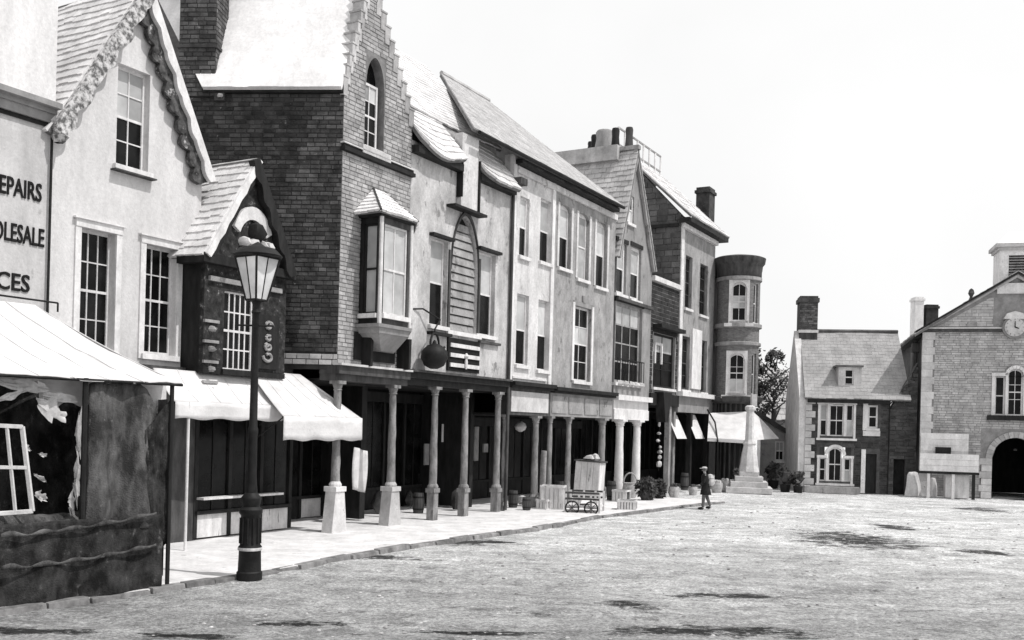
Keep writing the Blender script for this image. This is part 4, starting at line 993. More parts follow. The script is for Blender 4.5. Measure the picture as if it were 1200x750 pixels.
# ================================================================== gabled house with big window
s0, s1 = C(720.5, 400)[0], C(762, 400)[0]; ap = C(744, 178); zfo = C(762, 312)[1]
h = thing('gabled_house', 'gabled house in mid row with chimney pots and a large three light window', 'building', F0.w((s0+s1)/2, 0, 0))
zf = C(738, 464)[1]; zfb = C(738, 492)[1]
U = [Q(722, 284, 734, 345), Q(739, 290, 751, 352)]; bw = Q(721, 357, 752, 450); at = Q(735, 229, 743, 262)
part('wall', wall(MB(), F0, [(s0, zf), (s1, zf), (s1, zfo), ap, (s0, zfo)], U+[bw, at], 0, .3), m_grey2, h)
for q_ in U: window(h, F0, q_, 1, 2, blind=(1,), rec=.1, fw=.12, lintel=m_wood)
window(h, F0, at, 1, 2, blind=(0,), rec=.06, fw=.08)
window(h, F0, bw, 3, 4, rec=.12, fw=.12, bars=.06, blind=(3,), frame=m_grey, lintel=m_wood)
part('balcony_rail', MB().path([F0.w(bw[0], bw[2]+.9, .12), F0.w(bw[1], bw[2]+.9, .12)], .03, 4), m_iron, h)
rl = MB()
for i in range(12): x = bw[0]+(bw[1]-bw[0])*i/11; rl.tube(F0.w(x, bw[2]+.02, .12), F0.w(x, bw[2]+.9, .12), .018, .018, 4)
part('balusters', rl, m_iron, h)
for i in range(5): part('flower_box', MB().lump(F0.w(bw[0]+(bw[1]-bw[0])*(i+.5)/5, bw[2]-.12, .1), .22, .14, .22), m_rag, h, smooth=True)
part('string_course', MB().box(F0, s0, s1, U[0][2]-.25, U[0][2]-.13, -.01, .12), m_woodm, h)
for sd_, base in ((1, s0-.1), (-1, s1+.1)): barge(h, F0, (base, zfo-.15), (ap[0], ap[1]+.12), .02, .14, .18, m_grey, 3, sd_, .05)
roof(h, F0.w(s0-.15, zfo-.15, -6), F0.w(s0-.15, zfo-.15, .16), F0.w(ap[0], ap[1]+.12, .16), F0.w(ap[0], ap[1]+.12, -6), 20, .3, mat=m_slateg)
roof(h, F0.w(s1+.15, zfo-.15, .16), F0.w(s1+.15, zfo-.15, -6), F0.w(ap[0], ap[1]+.12, -6), F0.w(ap[0], ap[1]+.12, .16), 20, .4, mat=m_slateg)
part('ridge_coping', MB().box(F0, ap[0]-.12, ap[0]+.12, ap[1]+.08, ap[1]+.24, -6, .2), m_grey, h)
zr = ap[1]+.2
def potat(u, v0, v1, r, mat, o, lean=0.0, nm='chimney_pot'):
    sx, z0 = C(u, v0, o); z1 = C(u, v1, o)[1]
    c = F0.w(sx, z0, o); return part(nm, MB().lathe(c, [(r, -.1), (r*1.05, .1), (r*.85, (z1-z0)*.6), (r*.95, (z1-z0)-.1), (r*.8, z1-z0)], 10), mat, h, smooth=True)
potat(737, 176, 149, .17, m_woodm, -1.0); potat(721, 176, 150, .18, m_wood, -2.0)
potat(708, 177, 153, .42, m_grey2, -3.4); potat(697, 178, 158, .20, m_wood, -4.2); potat(692, 178, 166, .15, m_wood, -4.8)
part('chimney_cowl', MB().lump(F0.w(C(668, 182, -6)[0], zr-.1, -6), .9, .5, .75), m_grey, h, smooth=True)
part('chimney', MB().box(F0, ap[0]-.35, ap[0]+.35, zr-.5, zr+.08, -5, -.6), m_brick, h)
part('fascia', MB().box(F0, s0, s1-.1, zfb, zfb+(zf-zfb)*.42, -.3, .06).box(F0, s0, s1-.1, zfb+(zf-zfb)*.42, zf-.2, -.3, .02).box(F0, s0, s1-.1, zf-.2, zf-.003, -.3, .22), m_trim, h)
part('arcade_ceiling', MB().box(F0, s0, s1, zfb-.02, zfb+.05, -3.2, -.31), m_wood, h)
shopfront(h, s0, s1, zfb-.1, -3.0); rear(h, s0, s1, zfo)
for u in (727, 747): column(h, F0, C(u, 530)[0], zfb, -.05, .17, m_trim, plinth=.2, pw=.17)
# ================================================================== low brick house
a0 = s1; a1 = C(795, 400)[0]; zt = C(779, 334)[1]; zf = C(778, 462)[1]
h = thing('low_brick_house', 'low parapeted brick house with dark hooded window before the slate hung wall', 'building', F0.w((a0+a1)/2, 0, 0))
wq = Q(766, 392, 791, 455)
part('wall', wall(MB(), F0, [(a0+.05, zf), (a1, zf), (a1, zt), (a0+.05, zt)], [wq], -.02, .3), m_rmort, h)
bricks(h, F0, [(a0+.06, zf+.02), (a1-.02, zf+.02), (a1-.02, zt-.04), (a0+.06, zt-.04)], [(wq[0]-.1, wq[1]+.1, wq[2]-.1, wq[3]+.25)], .42, .17, -.02, m_drub, 'stone', 0, .015)
part('parapet_coping', MB().box(F0, a0+.02, a1+.0, zt, zt+.2, -.4, .14), m_stone, h)
window(h, F0, wq, 2, 3, -.02, rec=.1, fw=.1, frame=m_wood, sill=m_stone, blind=(2,), lintel=m_wood)
part('window_hood', MB().box(F0, wq[0]-.2, wq[1]+.2, wq[3]+.17, wq[3]+.32, -.02, .4), m_wood, h)
part('pale_casement', MB().box(F0, wq[0]+.25, wq[0]+.34, wq[2]+1.0, wq[3]-.4, -.1, -.03).box(F0, wq[0]+1.0, wq[0]+1.09, wq[2]+1.0, wq[3]-.4, -.1, -.03).box(F0, wq[0]+.341, wq[0]+.999, wq[3]-.5, wq[3]-.4, -.1, -.03), m_trim, h)
part('flat_roof', MB().box(F0, a0+.05, a1, zt-.3, zt-.1, -5, -.35), m_slated, h)
part('shop_beam', MB().box(F0, a0, a1, zf-.5, zf-.003, -.4, .1), m_wood, h)
part('bay_bracket', MB().prism(F0, [(wq[0]+.2, wq[2]-.2), (wq[0]+.5, zf-1.2), (wq[0]+.8, zf-1.2), (wq[0]+1.2, wq[2]-.2)], .0, .4), m_wood, h)
shopfront(h, a0, a1, zf-.5, -3.0); rear(h, a0, a1, zt-.3)
part('post', MB().box(F0, C(784, 540)[0]-.12, C(784, 540)[0]+.12, .1, zf-.5, -.2, .02), m_grey, h)
part('arcade_ceiling', MB().box(F0, a0, a1, zf-.55, zf-.45, -3.2, -.41), m_wood, h)
# ================================================================== slate hung house
s0, s1 = a1+.004, C(835.5, 400)[0]; ze = C(822, 262, .2)[1]; zf = C(812, 462)[1]; zb = C(812, 484)[1]
h = thing('slate_hung_house', 'three storey house with dark slate hung side wall and roof top railing', 'building', F0.w((s0+s1)/2, 0, 0))
U = [Q(803, 300, 811, 362), Q(820, 310, 829, 370)]; Lw = [Q(799, 394, 808, 457), Q(821, 399, 828, 460)]
part('wall', wall(MB(), F0, [(s0, zf), (s1, zf), (s1, ze), (s0, ze)], U+Lw, 0, .3), m_grey, h)
for q_ in U+Lw: window(h, F0, q_, 1, 4, rec=.12, fw=.1, frame=m_woodm, sill=m_trim)
part('shutter', MB().box(F0, *Q(809.5, 386, 820.5, 456), .004, .07), m_trim, h)
part('corner_strip', MB().box(F0, s0, s0+.35, zf, ze-.1, -.2, .05), m_stone, h)
part('cornice', MB().box(F0, s0, s1-.02, ze-.55, ze-.35, -.01, .16), m_trim, h)
FL = Frame(F0.w(s0, 0, -6).xy, F0.n.xy)       # side wall facing the camera
zrg = C(800, 222, -3)[1]; print('zrg', ze, zrg)
part('side_wall', MB().prism(FL, [(0, zt-.5), (6, zt-.5), (6, ze), (3, zrg-.1), (0, ze)], -.3, 0), m_slated, h)
bricks(h, FL, [(0, zt), (6, zt), (6, ze), (3, zrg-.3), (0, ze)], [], .45, .26, 0, m_slated, 'hung_slate', 0, .03, .02, .4)
part('verge_board', MB().prism(FL, [(3, zrg-.15), (6.5, ze-.2), (6.5, ze-.02), (3, zrg+.05)], .03, .2), m_trim, h)
part('side_beam', MB().box(FL, .1, 5.9, ze-.5, ze-.36, .03, .12), m_wood, h)
roof(h, F0.w(s0-.2, ze-.08, .55), F0.w(s1+.5, ze-.08, .55), F0.w(s1+.5, zrg, -3), F0.w(s0-.2, zrg, -3), 14, .4, mat=m_slate)
roof(h, F0.w(s1+.5, ze-.08, -6.5), F0.w(s0-.2, ze-.08, -6.5), F0.w(s0-.2, zrg, -3), F0.w(s1+.5, zrg, -3), 8, .5, mat=m_slate)
part('eaves_cornice', MB().box(F0, s0-.15, s1+.45, ze-.34, ze-.14, -.05, .5), m_wood, h)
# roof railing
rs0, rs1 = C(750, 208, -3)[0], C(802, 212, -3)[0]; zt_ = zrg+.9
m = MB().path([F0.w(s0-.3, zt_, -3), F0.w(s0+5.0, zt_, -3)], .05, 4).path([F0.w(s0-.3, zrg+.15, -3), F0.w(s0+5, zrg+.15, -3)], .05, 4)
rr_ = part('roof_rail', m, m_grey, h)
for i in range(8): part('rail_post', MB().tube(F0.w(s0-.3+i*5.3/7, zrg, -3), F0.w(s0-.3+i*5.3/7, zt_, -3), .05, .05, 5), m_trim, rr_)
cx_ = C(828, 230, -1.4)[0]; zch = C(828, 221, -1.4)[1]; part('chimney', MB().box(F0, cx_-.45, cx_+.45, ze, zch, -1.8, -1.1).box(F0, cx_-.52, cx_+.52, zch-.3, zch-.15, -1.87, -1.03), m_dbrick, h)
fb = part('fascia', MB().box(F0, s0, s1, zb, zf-.15, -.3, .06), m_grey2, h); part('fascia_ledge', MB().box(F0, s0-.1, s1+.05, zf-.15, zf+.05, -.3, .3), m_trim, h)
shopfront(h, s0, s1, zb, -2.6); rear(h, s0, s1, ze)
for u in (789, 809, 829): part('post', MB().box(F0, C(u, 540)[0]-.12, C(u, 540)[0]+.12, .1, zb, -.2, .02), m_wood if u > 789 else m_col, h)
part('arcade_ceiling', MB().box(F0, s0, s1, zb-.02, zb+.05, -3.2, -.31), m_wood, h)
for (ua, ub) in ((790, 802), (812, 823)):
    q_ = Q(ua, 486, ub, 514, .1)
    def fn(x, y, q_=q_): return F0.w(q_[0]+(q_[1]-q_[0])*x, q_[3]-(q_[3]-q_[2])*y, -.25+.5*y+.02*math.sin(x*11))
    part('sun_blind', MB().grid(fn, 8, 6), m_canvas, h, smooth=True)
# ================================================================== round corner turret
h = thing('corner_turret_house', 'round brick corner building with arched windows and flat moulded cornice', 'building', F0.w(C(862, 560)[0], 0, -1))
b = G(862, 567); Yt = 47.4; r_ = ray(862, 560); TC = Vector((ray(860, 560).x*Yt, Yt, 0)); TR = 24.5/FPX*Yt
tz = lambda v: CAMH + ray(862, v).z*(Yt-TR*.8)
ang = lambda a: (math.cos(R(a)), math.sin(R(a)))
def curved(mb, z0, z1, a0, a1, ops, th=.25):
    A = sorted({a0, a1} | {x for o in ops for x in o[:2]} | {a0+(a1-a0)*i/40 for i in range(41)}); Z = sorted({z0, z1} | {x for o in ops for x in o[2:4]})
    def P(a, z, r): c, s = ang(a); return Vector((TC.x+c*r, TC.y+s*r, z))
    ins = lambda a, z: any(o[0] < a < o[1] and o[2] < z < o[3] for o in ops)
    for i in range(len(A)-1):
        for j in range(len(Z)-1):
            if ins((A[i]+A[i+1])/2, (Z[j]+Z[j+1])/2): continue
            mb.hexa([P(A[i], Z[j], TR-th), P(A[i+1], Z[j], TR-th), P(A[i+1], Z[j+1], TR-th), P(A[i], Z[j+1], TR-th)], [P(A[i], Z[j], TR), P(A[i+1], Z[j], TR), P(A[i+1], Z[j+1], TR), P(A[i], Z[j+1], TR)])
    return mb
cA = math.degrees(math.atan2(-TC.y, -TC.x))        # direction towards the camera
w_u = (cA-27, cA+31, tz(379), tz(328)); w_l = (cA-30, cA+30, tz(463), tz(411)); zlow = tz(468)
w_r = (cA+44, cA+62, tz(378), tz(332)); w_r2 = (cA+44, cA+62, tz(462), tz(414))
m_turret = M('turret_brick', .11, .22, 6, bump=.6, bscale=18, streak=.4, spots=(4, .62, .3))
tm = curved(MB(), zlow, tz(316), cA-180, cA+180, [w_u, w_l, w_r, w_r2]); part('wall', tm, m_turret, h); part('link_wall', MB().box(F0, s1+.01, s1+1.3, zf, tz(322), -3, -.12), m_grey2, h); part('link_cornice', MB().box(F0, s1+.01, s1+1.2, tz(322), tz(304), -3, .02), m_woodm, h)
for k, wq in enumerate((w_u, w_l)):
    c1, c2 = ang(wq[0]), ang(wq[1]); pA = TC+Vector((c1[0], c1[1], 0))*(TR-.02); pB = TC+Vector((c2[0], c2[1], 0))*(TR-.02)
    f_ = Frame(pA.xy, (pB-pA).xy); l_ = (pB-pA).length; op = (.0, l_, wq[2], wq[3], 'semi')
    part('arch_surround', wall(MB(), f_, [(0, wq[2]), (l_, wq[2]), (l_, wq[3]), (0, wq[3])], [(.12, l_-.12, wq[2]+.1, wq[3]-.1, 'semi')], .07, .25), m_trim, h)
    window(h, f_, (.12, l_-.12, wq[2]+.1, wq[3]-.1, 'semi'), 2, 3, -.02, blind=(0,) if k else (1,), rec=.08, fw=.08)
    part('window_ledge', MB().box(f_, -.2, l_+.2, wq[2]-.16, wq[2]-.003, -.2, .22), m_trim, h)
for wq in (w_r, w_r2):
    c1, c2 = ang(wq[0]), ang(wq[1]); pA = TC+Vector((c1[0], c1[1], 0))*(TR-.05); pB = TC+Vector((c2[0], c2[1], 0))*(TR-.05)
    f_ = Frame(pA.xy, (pB-pA).xy); window(h, f_, (0, (pB-pA).length, wq[2], wq[3]), 1, 2, 0, rec=.05, fw=.06)
z3 = tz(317)
part('cornice', MB().lathe((TC.x, TC.y, 0), [(TR+.02, z3-.25), (TR+.06, z3-.2), (TR+.06, z3), (TR+.08, z3+.08), (TR+.1, z3+.3), (TR+.2, z3+.42), (TR+.24, z3+.66), (TR+.1, z3+.72)], 40), m_woodm, h, smooth=True)
part('cornice_band', MB().lathe((TC.x, TC.y, 0), [(TR+.03, z3-.45), (TR+.08, z3-.42), (TR+.08, z3-.27), (TR+.03, z3-.26)], 40), m_grey, h)
part('band', MB().lathe((TC.x, TC.y, 0), [(TR+.03, tz(405)), (TR+.1, tz(404)), (TR+.1, tz(401)), (TR+.02, tz(400))], 40), m_grey, h)
part('band', MB().lathe((TC.x, TC.y, 0), [(TR+.02, tz(384)), (TR+.12, tz(383)), (TR+.12, tz(379)), (TR+.02, tz(378.5))], 40), m_grey, h)
part('turret_roof', MB().lathe((TC.x, TC.y, 0), [(TR+.0, z3+.71), (TR*.8, z3+.78), (TR*.45, z3+.86), (.1, z3+.92)], 28), m_slateg, h, smooth=True)
part('ground_floor', MB().lathe((TC.x, TC.y, 0), [(TR*.9, 0), (TR*.9, zlow)], 30), m_wood, h)
part('shop_cornice', MB().lathe((TC.x, TC.y, 0), [(TR+.02, zlow-.2), (TR+.2, zlow-.1), (TR+.28, zlow+.12), (TR+.04, zlow+.2)], 30), m_woodm, h)
m = MB()
for i in range(9):
    a = cA-60+i*15; c_ = ang(a); m.tube((TC.x+c_[0]*(TR-.1), TC.y+c_[1]*(TR-.1), .1), (TC.x+c_[0]*(TR-.1), TC.y+c_[1]*(TR-.1), zlow-.2), .05, .05, 5)
part('shop_posts', m, m_woodm, h)
# block behind the turret
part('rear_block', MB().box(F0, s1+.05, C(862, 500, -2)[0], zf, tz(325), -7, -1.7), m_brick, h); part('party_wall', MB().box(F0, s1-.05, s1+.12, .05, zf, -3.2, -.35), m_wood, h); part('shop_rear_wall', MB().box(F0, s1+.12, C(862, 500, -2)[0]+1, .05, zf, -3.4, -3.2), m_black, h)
# awning of the corner shop
t = thing('corner_awning', 'broad white awning of the corner shop beside the market cross', 'awning', (TC.x, TC.y-TR, 0), 'white shop awnings')
Wp = lambda u, v, Y: Vector((ray(u, v).x*Y, Y, CAMH+ray(u, v).z*Y))
def qd(p0, p1, p2, p3):
    p0, p1, p2, p3 = map(Vector, (p0, p1, p2, p3))
    return lambda x, y: p0.lerp(p1, x).lerp(p3.lerp(p2, x), y)
part('canopy', MB().grid(qd(Wp(829, 513, Yt-2.4), Wp(880, 516, Yt-2.6), Wp(882, 482, Yt-1.0), Wp(831, 484, Yt-.9)), 12, 6), m_canvas, t, smooth=True)
part('canopy', MB().grid(qd(Wp(880, 516, Yt-2.6), Wp(913, 514, Yt-.4), Wp(893, 492, Yt-.3), Wp(882, 482, Yt-1.0)), 8, 6), m_canvas, t, smooth=True)
part('valance', MB().grid(qd(Wp(829, 517, Yt-2.4), Wp(880, 520, Yt-2.6), Wp(880, 516, Yt-2.6), Wp(829, 513, Yt-2.4)), 8, 1), m_canvas, t)
part('stay', MB().path([Wp(829, 480, Yt-1), Wp(838, 495, Yt-1.8), Wp(841, 516, Yt-2.5), Wp(841, 575, Yt-2.5)], .04, 5), m_iron, t)
# ================================================================== market cross
b = G(884, 579); mx_, my_ = b.x, b.y+1.1; pxm = FPX/my_
t = thing('market_cross', 'white stone market cross on stepped base at the end of the row', 'monument', (mx_, my_, 0))
zv = lambda v: CAMH + ray(884, v).z*my_
stz = [0, .26, .5, .72, .92]
for i in range(4):
    hw = .98-.19*i; part('step', MB().box(Frame((mx_, my_), (.98, -.2)), -hw, hw, stz[i], stz[i+1], -hw, hw), m_stone, t, bevel=.02)
part('pedestal', MB().lathe((mx_, my_, 0), [(.46, .92), (.44, 1.05), (.40, 1.2), (.36, zv(535)), (.26, zv(522)), (.30, zv(520)), (.2, zv(515))], 8, rot=.3), m_stone, t)
part('shaft', MB().lathe((mx_, my_, 0), [(.2, zv(516)), (.17, zv(482)), (.24, zv(480)), (.24, zv(477)), (.15, zv(475))], 8, rot=.3), m_stone, t)
part('cross_head', MB().box(Frame((mx_, my_), (1, 0)), .02, .26, zv(476), zv(462), -.12, .12), m_stone, t)
# ================================================================== tree
t = thing('small_tree', 'small dark leafy tree rising behind the market cross', 'tree', Wp(905, 575, 55)*1.0)
tb = Wp(905, 560, 55); tb.z = 0; top_ = Wp(903, 425, 55)
m = MB().tube(tb, tb+Vector((0, 0, 4)), .22, .14)
for i in range(16):
    a = i*2.4; q = tb+Vector((0, 0, 2.8+i*.22)); m.tube(q, q+Vector((math.cos(a)*1.0, math.sin(a)*1.0, .8)), .06, .02, 5)
part('trunk', m, m_bark, t)
m = MB()
for (u, v, rx, rz_) in ((886, 432, .5, .7), (882, 458, .45, .6), (892, 478, .7, .5), (890, 425, .55, .8), (905, 440, .9, 1.2), (915, 455, .8, .8), (898, 465, .8, .8), (888, 450, .6, .8), (908, 420, .5, .6)):
    q = Wp(u, v, 55); leafcloud(m, q, rx, rx, rz_, 330, .12)
part('crown', m, m_leaf, t)
# low houses behind
t = thing('low_house', 'low dark roofed house behind the tree and market cross', 'building', Wp(915, 575, 58))
FW = Frame(Wp(896, 560, 58).xy, (1, -.15)); wq = FW.q(896, 470, 936, 575)
part('wall', MB().box(FW, 0, wq[1], 0, FW.px(915, 490)[1], -5, 0), m_rubble, t)
e0, e1 = FW.px(893, 418), FW.px(938, 480)
roof(t, FW.w(-.5, FW.px(915, 492)[1], .3), FW.w(wq[1]+.3, FW.px(915, 492)[1], .3), FW.w(wq[1]-.3, FW.px(920, 436, -2.5)[1], -2.5), FW.w(-.3, FW.px(905, 430, -2.5)[1]+.3, -2.5), 10, .4, mat=m_slateg)
t2 = thing('lean_to', 'small lean-to shed with white window left of the quoined cottage', 'shed', Wp(915, 575, 50))
FW2 = Frame(Wp(905, 560, 50).xy, (1, -.15)); l2 = FW2.px(937, 560)[0]; zz0, zz1 = FW2.px(905, 488)[1], FW2.px(937, 520)[1]
wq = FW2.q(908, 517, 919, 540)
part('wall', wall(MB(), FW2, [(-.6, 0), (l2, 0), (l2, zz1), (-.6, zz0)], [(wq[0], wq[1], wq[3], wq[2])], 0, .3), m_rubble, t2)
window(t2, FW2, (wq[0], wq[1], wq[3], wq[2]), 2, 2, 0, blind=(1,), rec=.05)
part('roof_slab', MB().prism(FW2, [(-.8, zz0), (l2+.1, zz1-.02), (l2+.1, zz1+.22), (-.8, zz0+.26)], -3, .25), m_slated, t2)
# ================================================================== cottage
c0 = G(942, 576); FC = Frame((c0.x, c0.y), (.989, -.15)); cw = FC.px(1040, 560)[0]; zeC = FC.px(1000, 467)[1]; X = lambda *a, o=0.0: rect(FC, *a, o)
h = thing('quoined_cottage', 'dark stone cottage with white quoins, pale steep roof and white framed windows', 'building', FC.w(2, 0, 0))
wU = X(961, 474, 1000, 511); wV = X(960, 524, 997, 564); wS = X(1017, 475, 1029, 502); dr = X(1014, 532, 1027, 578)
part('wall', wall(MB(), FC, [(0, 0), (cw, 0), (cw, zeC), (0, zeC)], [wU, wV, wS, dr], 0, .35), m_drmort, h)
bricks(h, FC, [(.3, 0.05), (cw, .05), (cw, zeC-.1), (.3, zeC-.1)], [(w_[0]-.12, w_[1]+.12, w_[2]-.15, w_[3]+.15) for w_ in (wU, wV, wS, dr)], .25, .10, 0, m_drub, 'brick', 300, .014, .014, .5)
part('side_wall', MB().prism(Frame(FC.w(0, 0, -5).xy, FC.n.xy), [(0, 0), (5, 0), (5, zeC), (2.5, FC.px(955, 388, -2.5)[1]), (0, zeC)], 0, .3), m_stone, h)
for i in range(14):
    z0_ = .02+i*zeC/14; wdq = .42 if i % 2 else .26
    part('quoin', MB().box(FC, -.02, wdq, z0_, z0_+zeC/14-.02, -.05, .05), m_stone, h, bevel=.01)
rzc = FC.px(1000, 389, -2.6)[1]
RW = FC.px(1066, 470)[0]
roof(h, FC.w(-.1, zeC-.02, .3), FC.w(RW, zeC-.02, .3), FC.w(RW, rzc, -2.6), FC.w(.0, rzc, -2.6), 20, .3, mat=m_roofg, tk=.4)
roof(h, FC.w(RW, zeC, -5.5), FC.w(-.1, zeC, -5.5), FC.w(0, rzc, -2.6), FC.w(RW, rzc, -2.6), 8, .5, mat=m_slate)
part('ridge_tiles', MB().tube(FC.w(0, rzc+.03, -2.6), FC.w(RW, rzc+.03, -2.6), .09, .09, 6), m_slated, h)
part('eaves_board', MB().box(FC, .05, cw, zeC-.22, zeC-.06, .02, .26), m_wood, h)
ch = FC.q(936, 348, 957, 388, -2.6); m = MB().box(FC, ch[0], ch[1], rzc-.6, ch[2], -3.2, -2.2).box(FC, ch[0]-.06, ch[1]+.06, ch[2]-.3, ch[2]-.1, -3.26, -2.14)
part('chimney', m, m_woodm, h); bricks(h, FC, [(ch[0], rzc-.1), (ch[1], rzc-.1), (ch[1], ch[2]-.3), (ch[0], ch[2]-.3)], [], .25, .1, -2.2, m_dbrick, 'chimney_brick', 0, .014)
part('chimney_foot', MB().box(FC, ch[0]-.04, ch[1]+.04, rzc-.1, rzc+.03, -3.2, -2.16), m_stone, h)
# dormer
dq = FC.q(980, 431, 1007, 452, -.75)
part('dormer', wall(MB(), FC, [(dq[0], dq[3]-.9), (dq[1], dq[3]-.9), (dq[1], dq[2]), (dq[0], dq[2])], [(dq[0]+.28, dq[1]-.35, dq[3]+.0, dq[2]-.1)], -.2, 1.2), m_pale, h)
window(h, FC, (dq[0]+.28, dq[1]-.35, dq[3]+.0, dq[2]-.1), 1, 1, -.22, rec=.05, fw=.05, sill=None)
part('dormer_roof', MB().box(FC, dq[0]-.12, dq[1]+.05, dq[2], dq[2]+.08, -2.2, -.05), m_slated, h)
def tripart(wq, arch):
    a, b_ = wq[0], wq[1]; w3_ = (b_-a)
    m = MB(); m.box(FC, a-.1, a, wq[2]-.1, (wq[3]-(.5 if arch else -.0)), -.05, .04).box(FC, b_, b_+.1, wq[2]-.1, wq[3]-(.5 if arch else 0), -.05, .04)
    m.box(FC, a-.16, b_+.16, wq[2]-.2, wq[2]-.102, -.05, .1)
    if not arch: m.box(FC, a-.14, b_+.14, wq[3]+.002, wq[3]+.16, -.05, .06)
    else:
        m.box(FC, a-.12, a+w3_*.24, wq[3]-.5, wq[3]-.38, -.05, .05).box(FC, b_-w3_*.24, b_+.12, wq[3]-.5, wq[3]-.38, -.05, .05)
    part('window_surround', m, m_trim, h)
    x1, x2 = a+w3_*.25, a+w3_*.75
    top_ = wq[3] if not arch else wq[3]-.502
    window(h, FC, (a, x1-.05, wq[2], top_), 1, 2, rec=.06, fw=.05, sill=None, blind=(1,) if not arch else ())
    window(h, FC, (x2+.05, b_, wq[2], top_), 1, 2, rec=.06, fw=.05, sill=None, blind=(0,))
    for x in (x1, x2): part('mullion', MB().box(FC, x-.05, x+.05, wq[2], top_, -.1, .03), m_trim, h)
    window(h, FC, (x1+.05, x2-.05, wq[2], wq[3]-.02)+(('semi',) if arch else ()), 2, 2, rec=.06, fw=.05, sill=None)
    if arch:
        c_ = (x1+x2)/2; hw = (x2-x1)/2; m = MB(); zc_ = wq[3]-hw
        for i in range(14):
            t0, t1 = math.pi*i/14, math.pi*(i+1)/14
            m.prism(FC, [(c_+(hw)*math.cos(t0), zc_+hw*math.sin(t0)), (c_+(hw+.12)*math.cos(t0), zc_+(hw+.12)*math.sin(t0)), (c_+(hw+.12)*math.cos(t1), zc_+(hw+.12)*math.sin(t1)), (c_+hw*math.cos(t1), zc_+hw*math.sin(t1))], -.05, .06)
        part('arch_moulding', m, m_trim, h)
        f2 = MB(); f2.box(FC, a-.0, x1-.12, wq[3]-.38, wq[3]+.0, -.2, -.01).box(FC, x2+.12, b_, wq[3]-.38, wq[3], -.2, -.01); part('wall_patch', f2, m_drub, h)
tripart(wU, False); tripart(wV, True)
window(h, FC, wS, 1, 2, rec=.06, fw=.08, sill=m_trim); part('window_surround', MB().box(FC, wS[0]-.22, wS[0]-.005, wS[2]-.1, wS[3]+.1, -.05, .04).box(FC, wS[0]-.2, wS[1]+.1, wS[2]-.35, wS[2]-.12, -.05, .04), m_trim, h)
part('door', MB().box(FC, dr[0], dr[1], .03, dr[3], -.2, -.12), m_wood, h); part('door_post', MB().box(FC, dr[0]-.2, dr[0]-.01, .02, dr[3]+.2, -.1, .05), m_trim, h)
part('bench_wall', MB().box(FC, FC.px(940, 574)[0], FC.px(1004, 574)[0], 0, .3, .3, .75), m_grey, h)
# rubble link wall
h = thing('link_building', 'rough dark rubble building joining the cottage to the town hall', 'building', FC.w(cw+1, 0, 0))
l0, l1 = cw+.02, FC.px(1072, 560)[0]
lop = FC.q(1046, 538, 1060, 582); lop = (lop[0], lop[1], .0, lop[2])
part('wall', wall(MB(), FC, [(l0, 0), (l1, 0), (l1, FC.px(1072, 425)[1]), (l0+(l1-l0)*.25, FC.px(1044, 466)[1]), (l0, FC.px(1036, 474)[1])], [lop], .1, .35), m_drmort, h)
bricks(h, FC, [(l0, .05), (l1, .05), (l1, FC.px(1072, 427)[1]), (l0, FC.px(1036, 480)[1])], [lop], .38, .16, .1, m_drub, 'stone', 250, .03, .02, .9)
part('door', MB().box(FC, lop[0], lop[1], .02, lop[3], -.2, -.1), m_black, h)
# ================================================================== town hall
p0 = G(1077, 581); FH = Frame((p0.x, p0.y), (.9616, -.2743)); HX = lambda *a: FH.q(*a)
sc0 = FH.px(1190, 400)[0]; s0, s1 = 0, sc0*2; zc = FH.px(1130, 386)[1]
slope_ = (FH.px(1165, 336)[1]-FH.px(1084, 382)[1])/(FH.px(1165, 336)[0]-FH.px(1084, 382)[0]); zpk = zc+slope_*sc0
h = thing('town_hall', 'rubble stone town hall with pediment clock, cupola and arched entrance', 'building', FH.w(sc0, 0, 0))
vw = rect(FH, 1166, 441, 1214, 487); va = rect(FH, 1181, 432, 1199, 487); ad = rect(FH, 1162, 513, 1218, 585); ad = (ad[0], ad[1], 0, ad[3], 'semi')
part('wall', wall(MB(), FH, [(s0, 0), (s1, 0), (s1, zc), (sc0, zpk), (s0, zc)], [vw[:4], (va[0], va[1], vw[3], va[3], 'semi'), ad], 0, .5), m_rmort, h)
bricks(h, FH, [(.5, .05), (s1-.5, .05), (s1-.5, zc-.12), (.5, zc-.12)], [vw, va, (ad[0]-.45, ad[1]+.45, 0, ad[3]+.3)], .30, .105, 0, m_rubble, 'stone', 300, .016, .015, .9, key=lambda p: abs(p[0][0]-3.0))
bricks(h, FH, [(.6, zc+.14), (s1-.6, zc+.14), (sc0, zpk-.3)], [(sc0-.9, sc0+.9, 0, 99)], .34, .13, 0, m_rubble, 'stone', 0, .014, .012, .9)
for i in range(22):
    z0_ = .02+i*(zc-.15)/22; wq_ = .5 if i % 2 else .42
    part('quoin', MB().box(FH, -.03, wq_, z0_, z0_+(zc-.15)/22-.006, -.1, .045+random.uniform(0, .01)), m_stone, h)
part('string_course', MB().box(FH, .0, s1, zc-.10, zc+.02, -.01, .10), m_woodm, h)
part('string_course', MB().box(FH, .0, s1, zc+.022, zc+.08, -.01, .13), m_stone, h)
for (a, b_) in (((-.35, zc-.18), (sc0, zpk+.08)), ((s1+.35, zc-.18), (sc0, zpk+.08))):
    d_ = Vector((b_[0]-a[0], b_[1]-a[1])).normalized(); q = [a, b_, (b_[0], b_[1]+.10), (a[0], a[1]+.10)]
    part('raking_cornice', MB().prism(FH, q, -.3, .28), m_wood, h)
    part('raking_moulding', MB().prism(FH, [(a[0], a[1]-.14), (b_[0], b_[1]-.14), (b_[0], b_[1]-.004), (a[0], a[1]-.004)], .0, .12), m_stone, h)
LH = 12.0
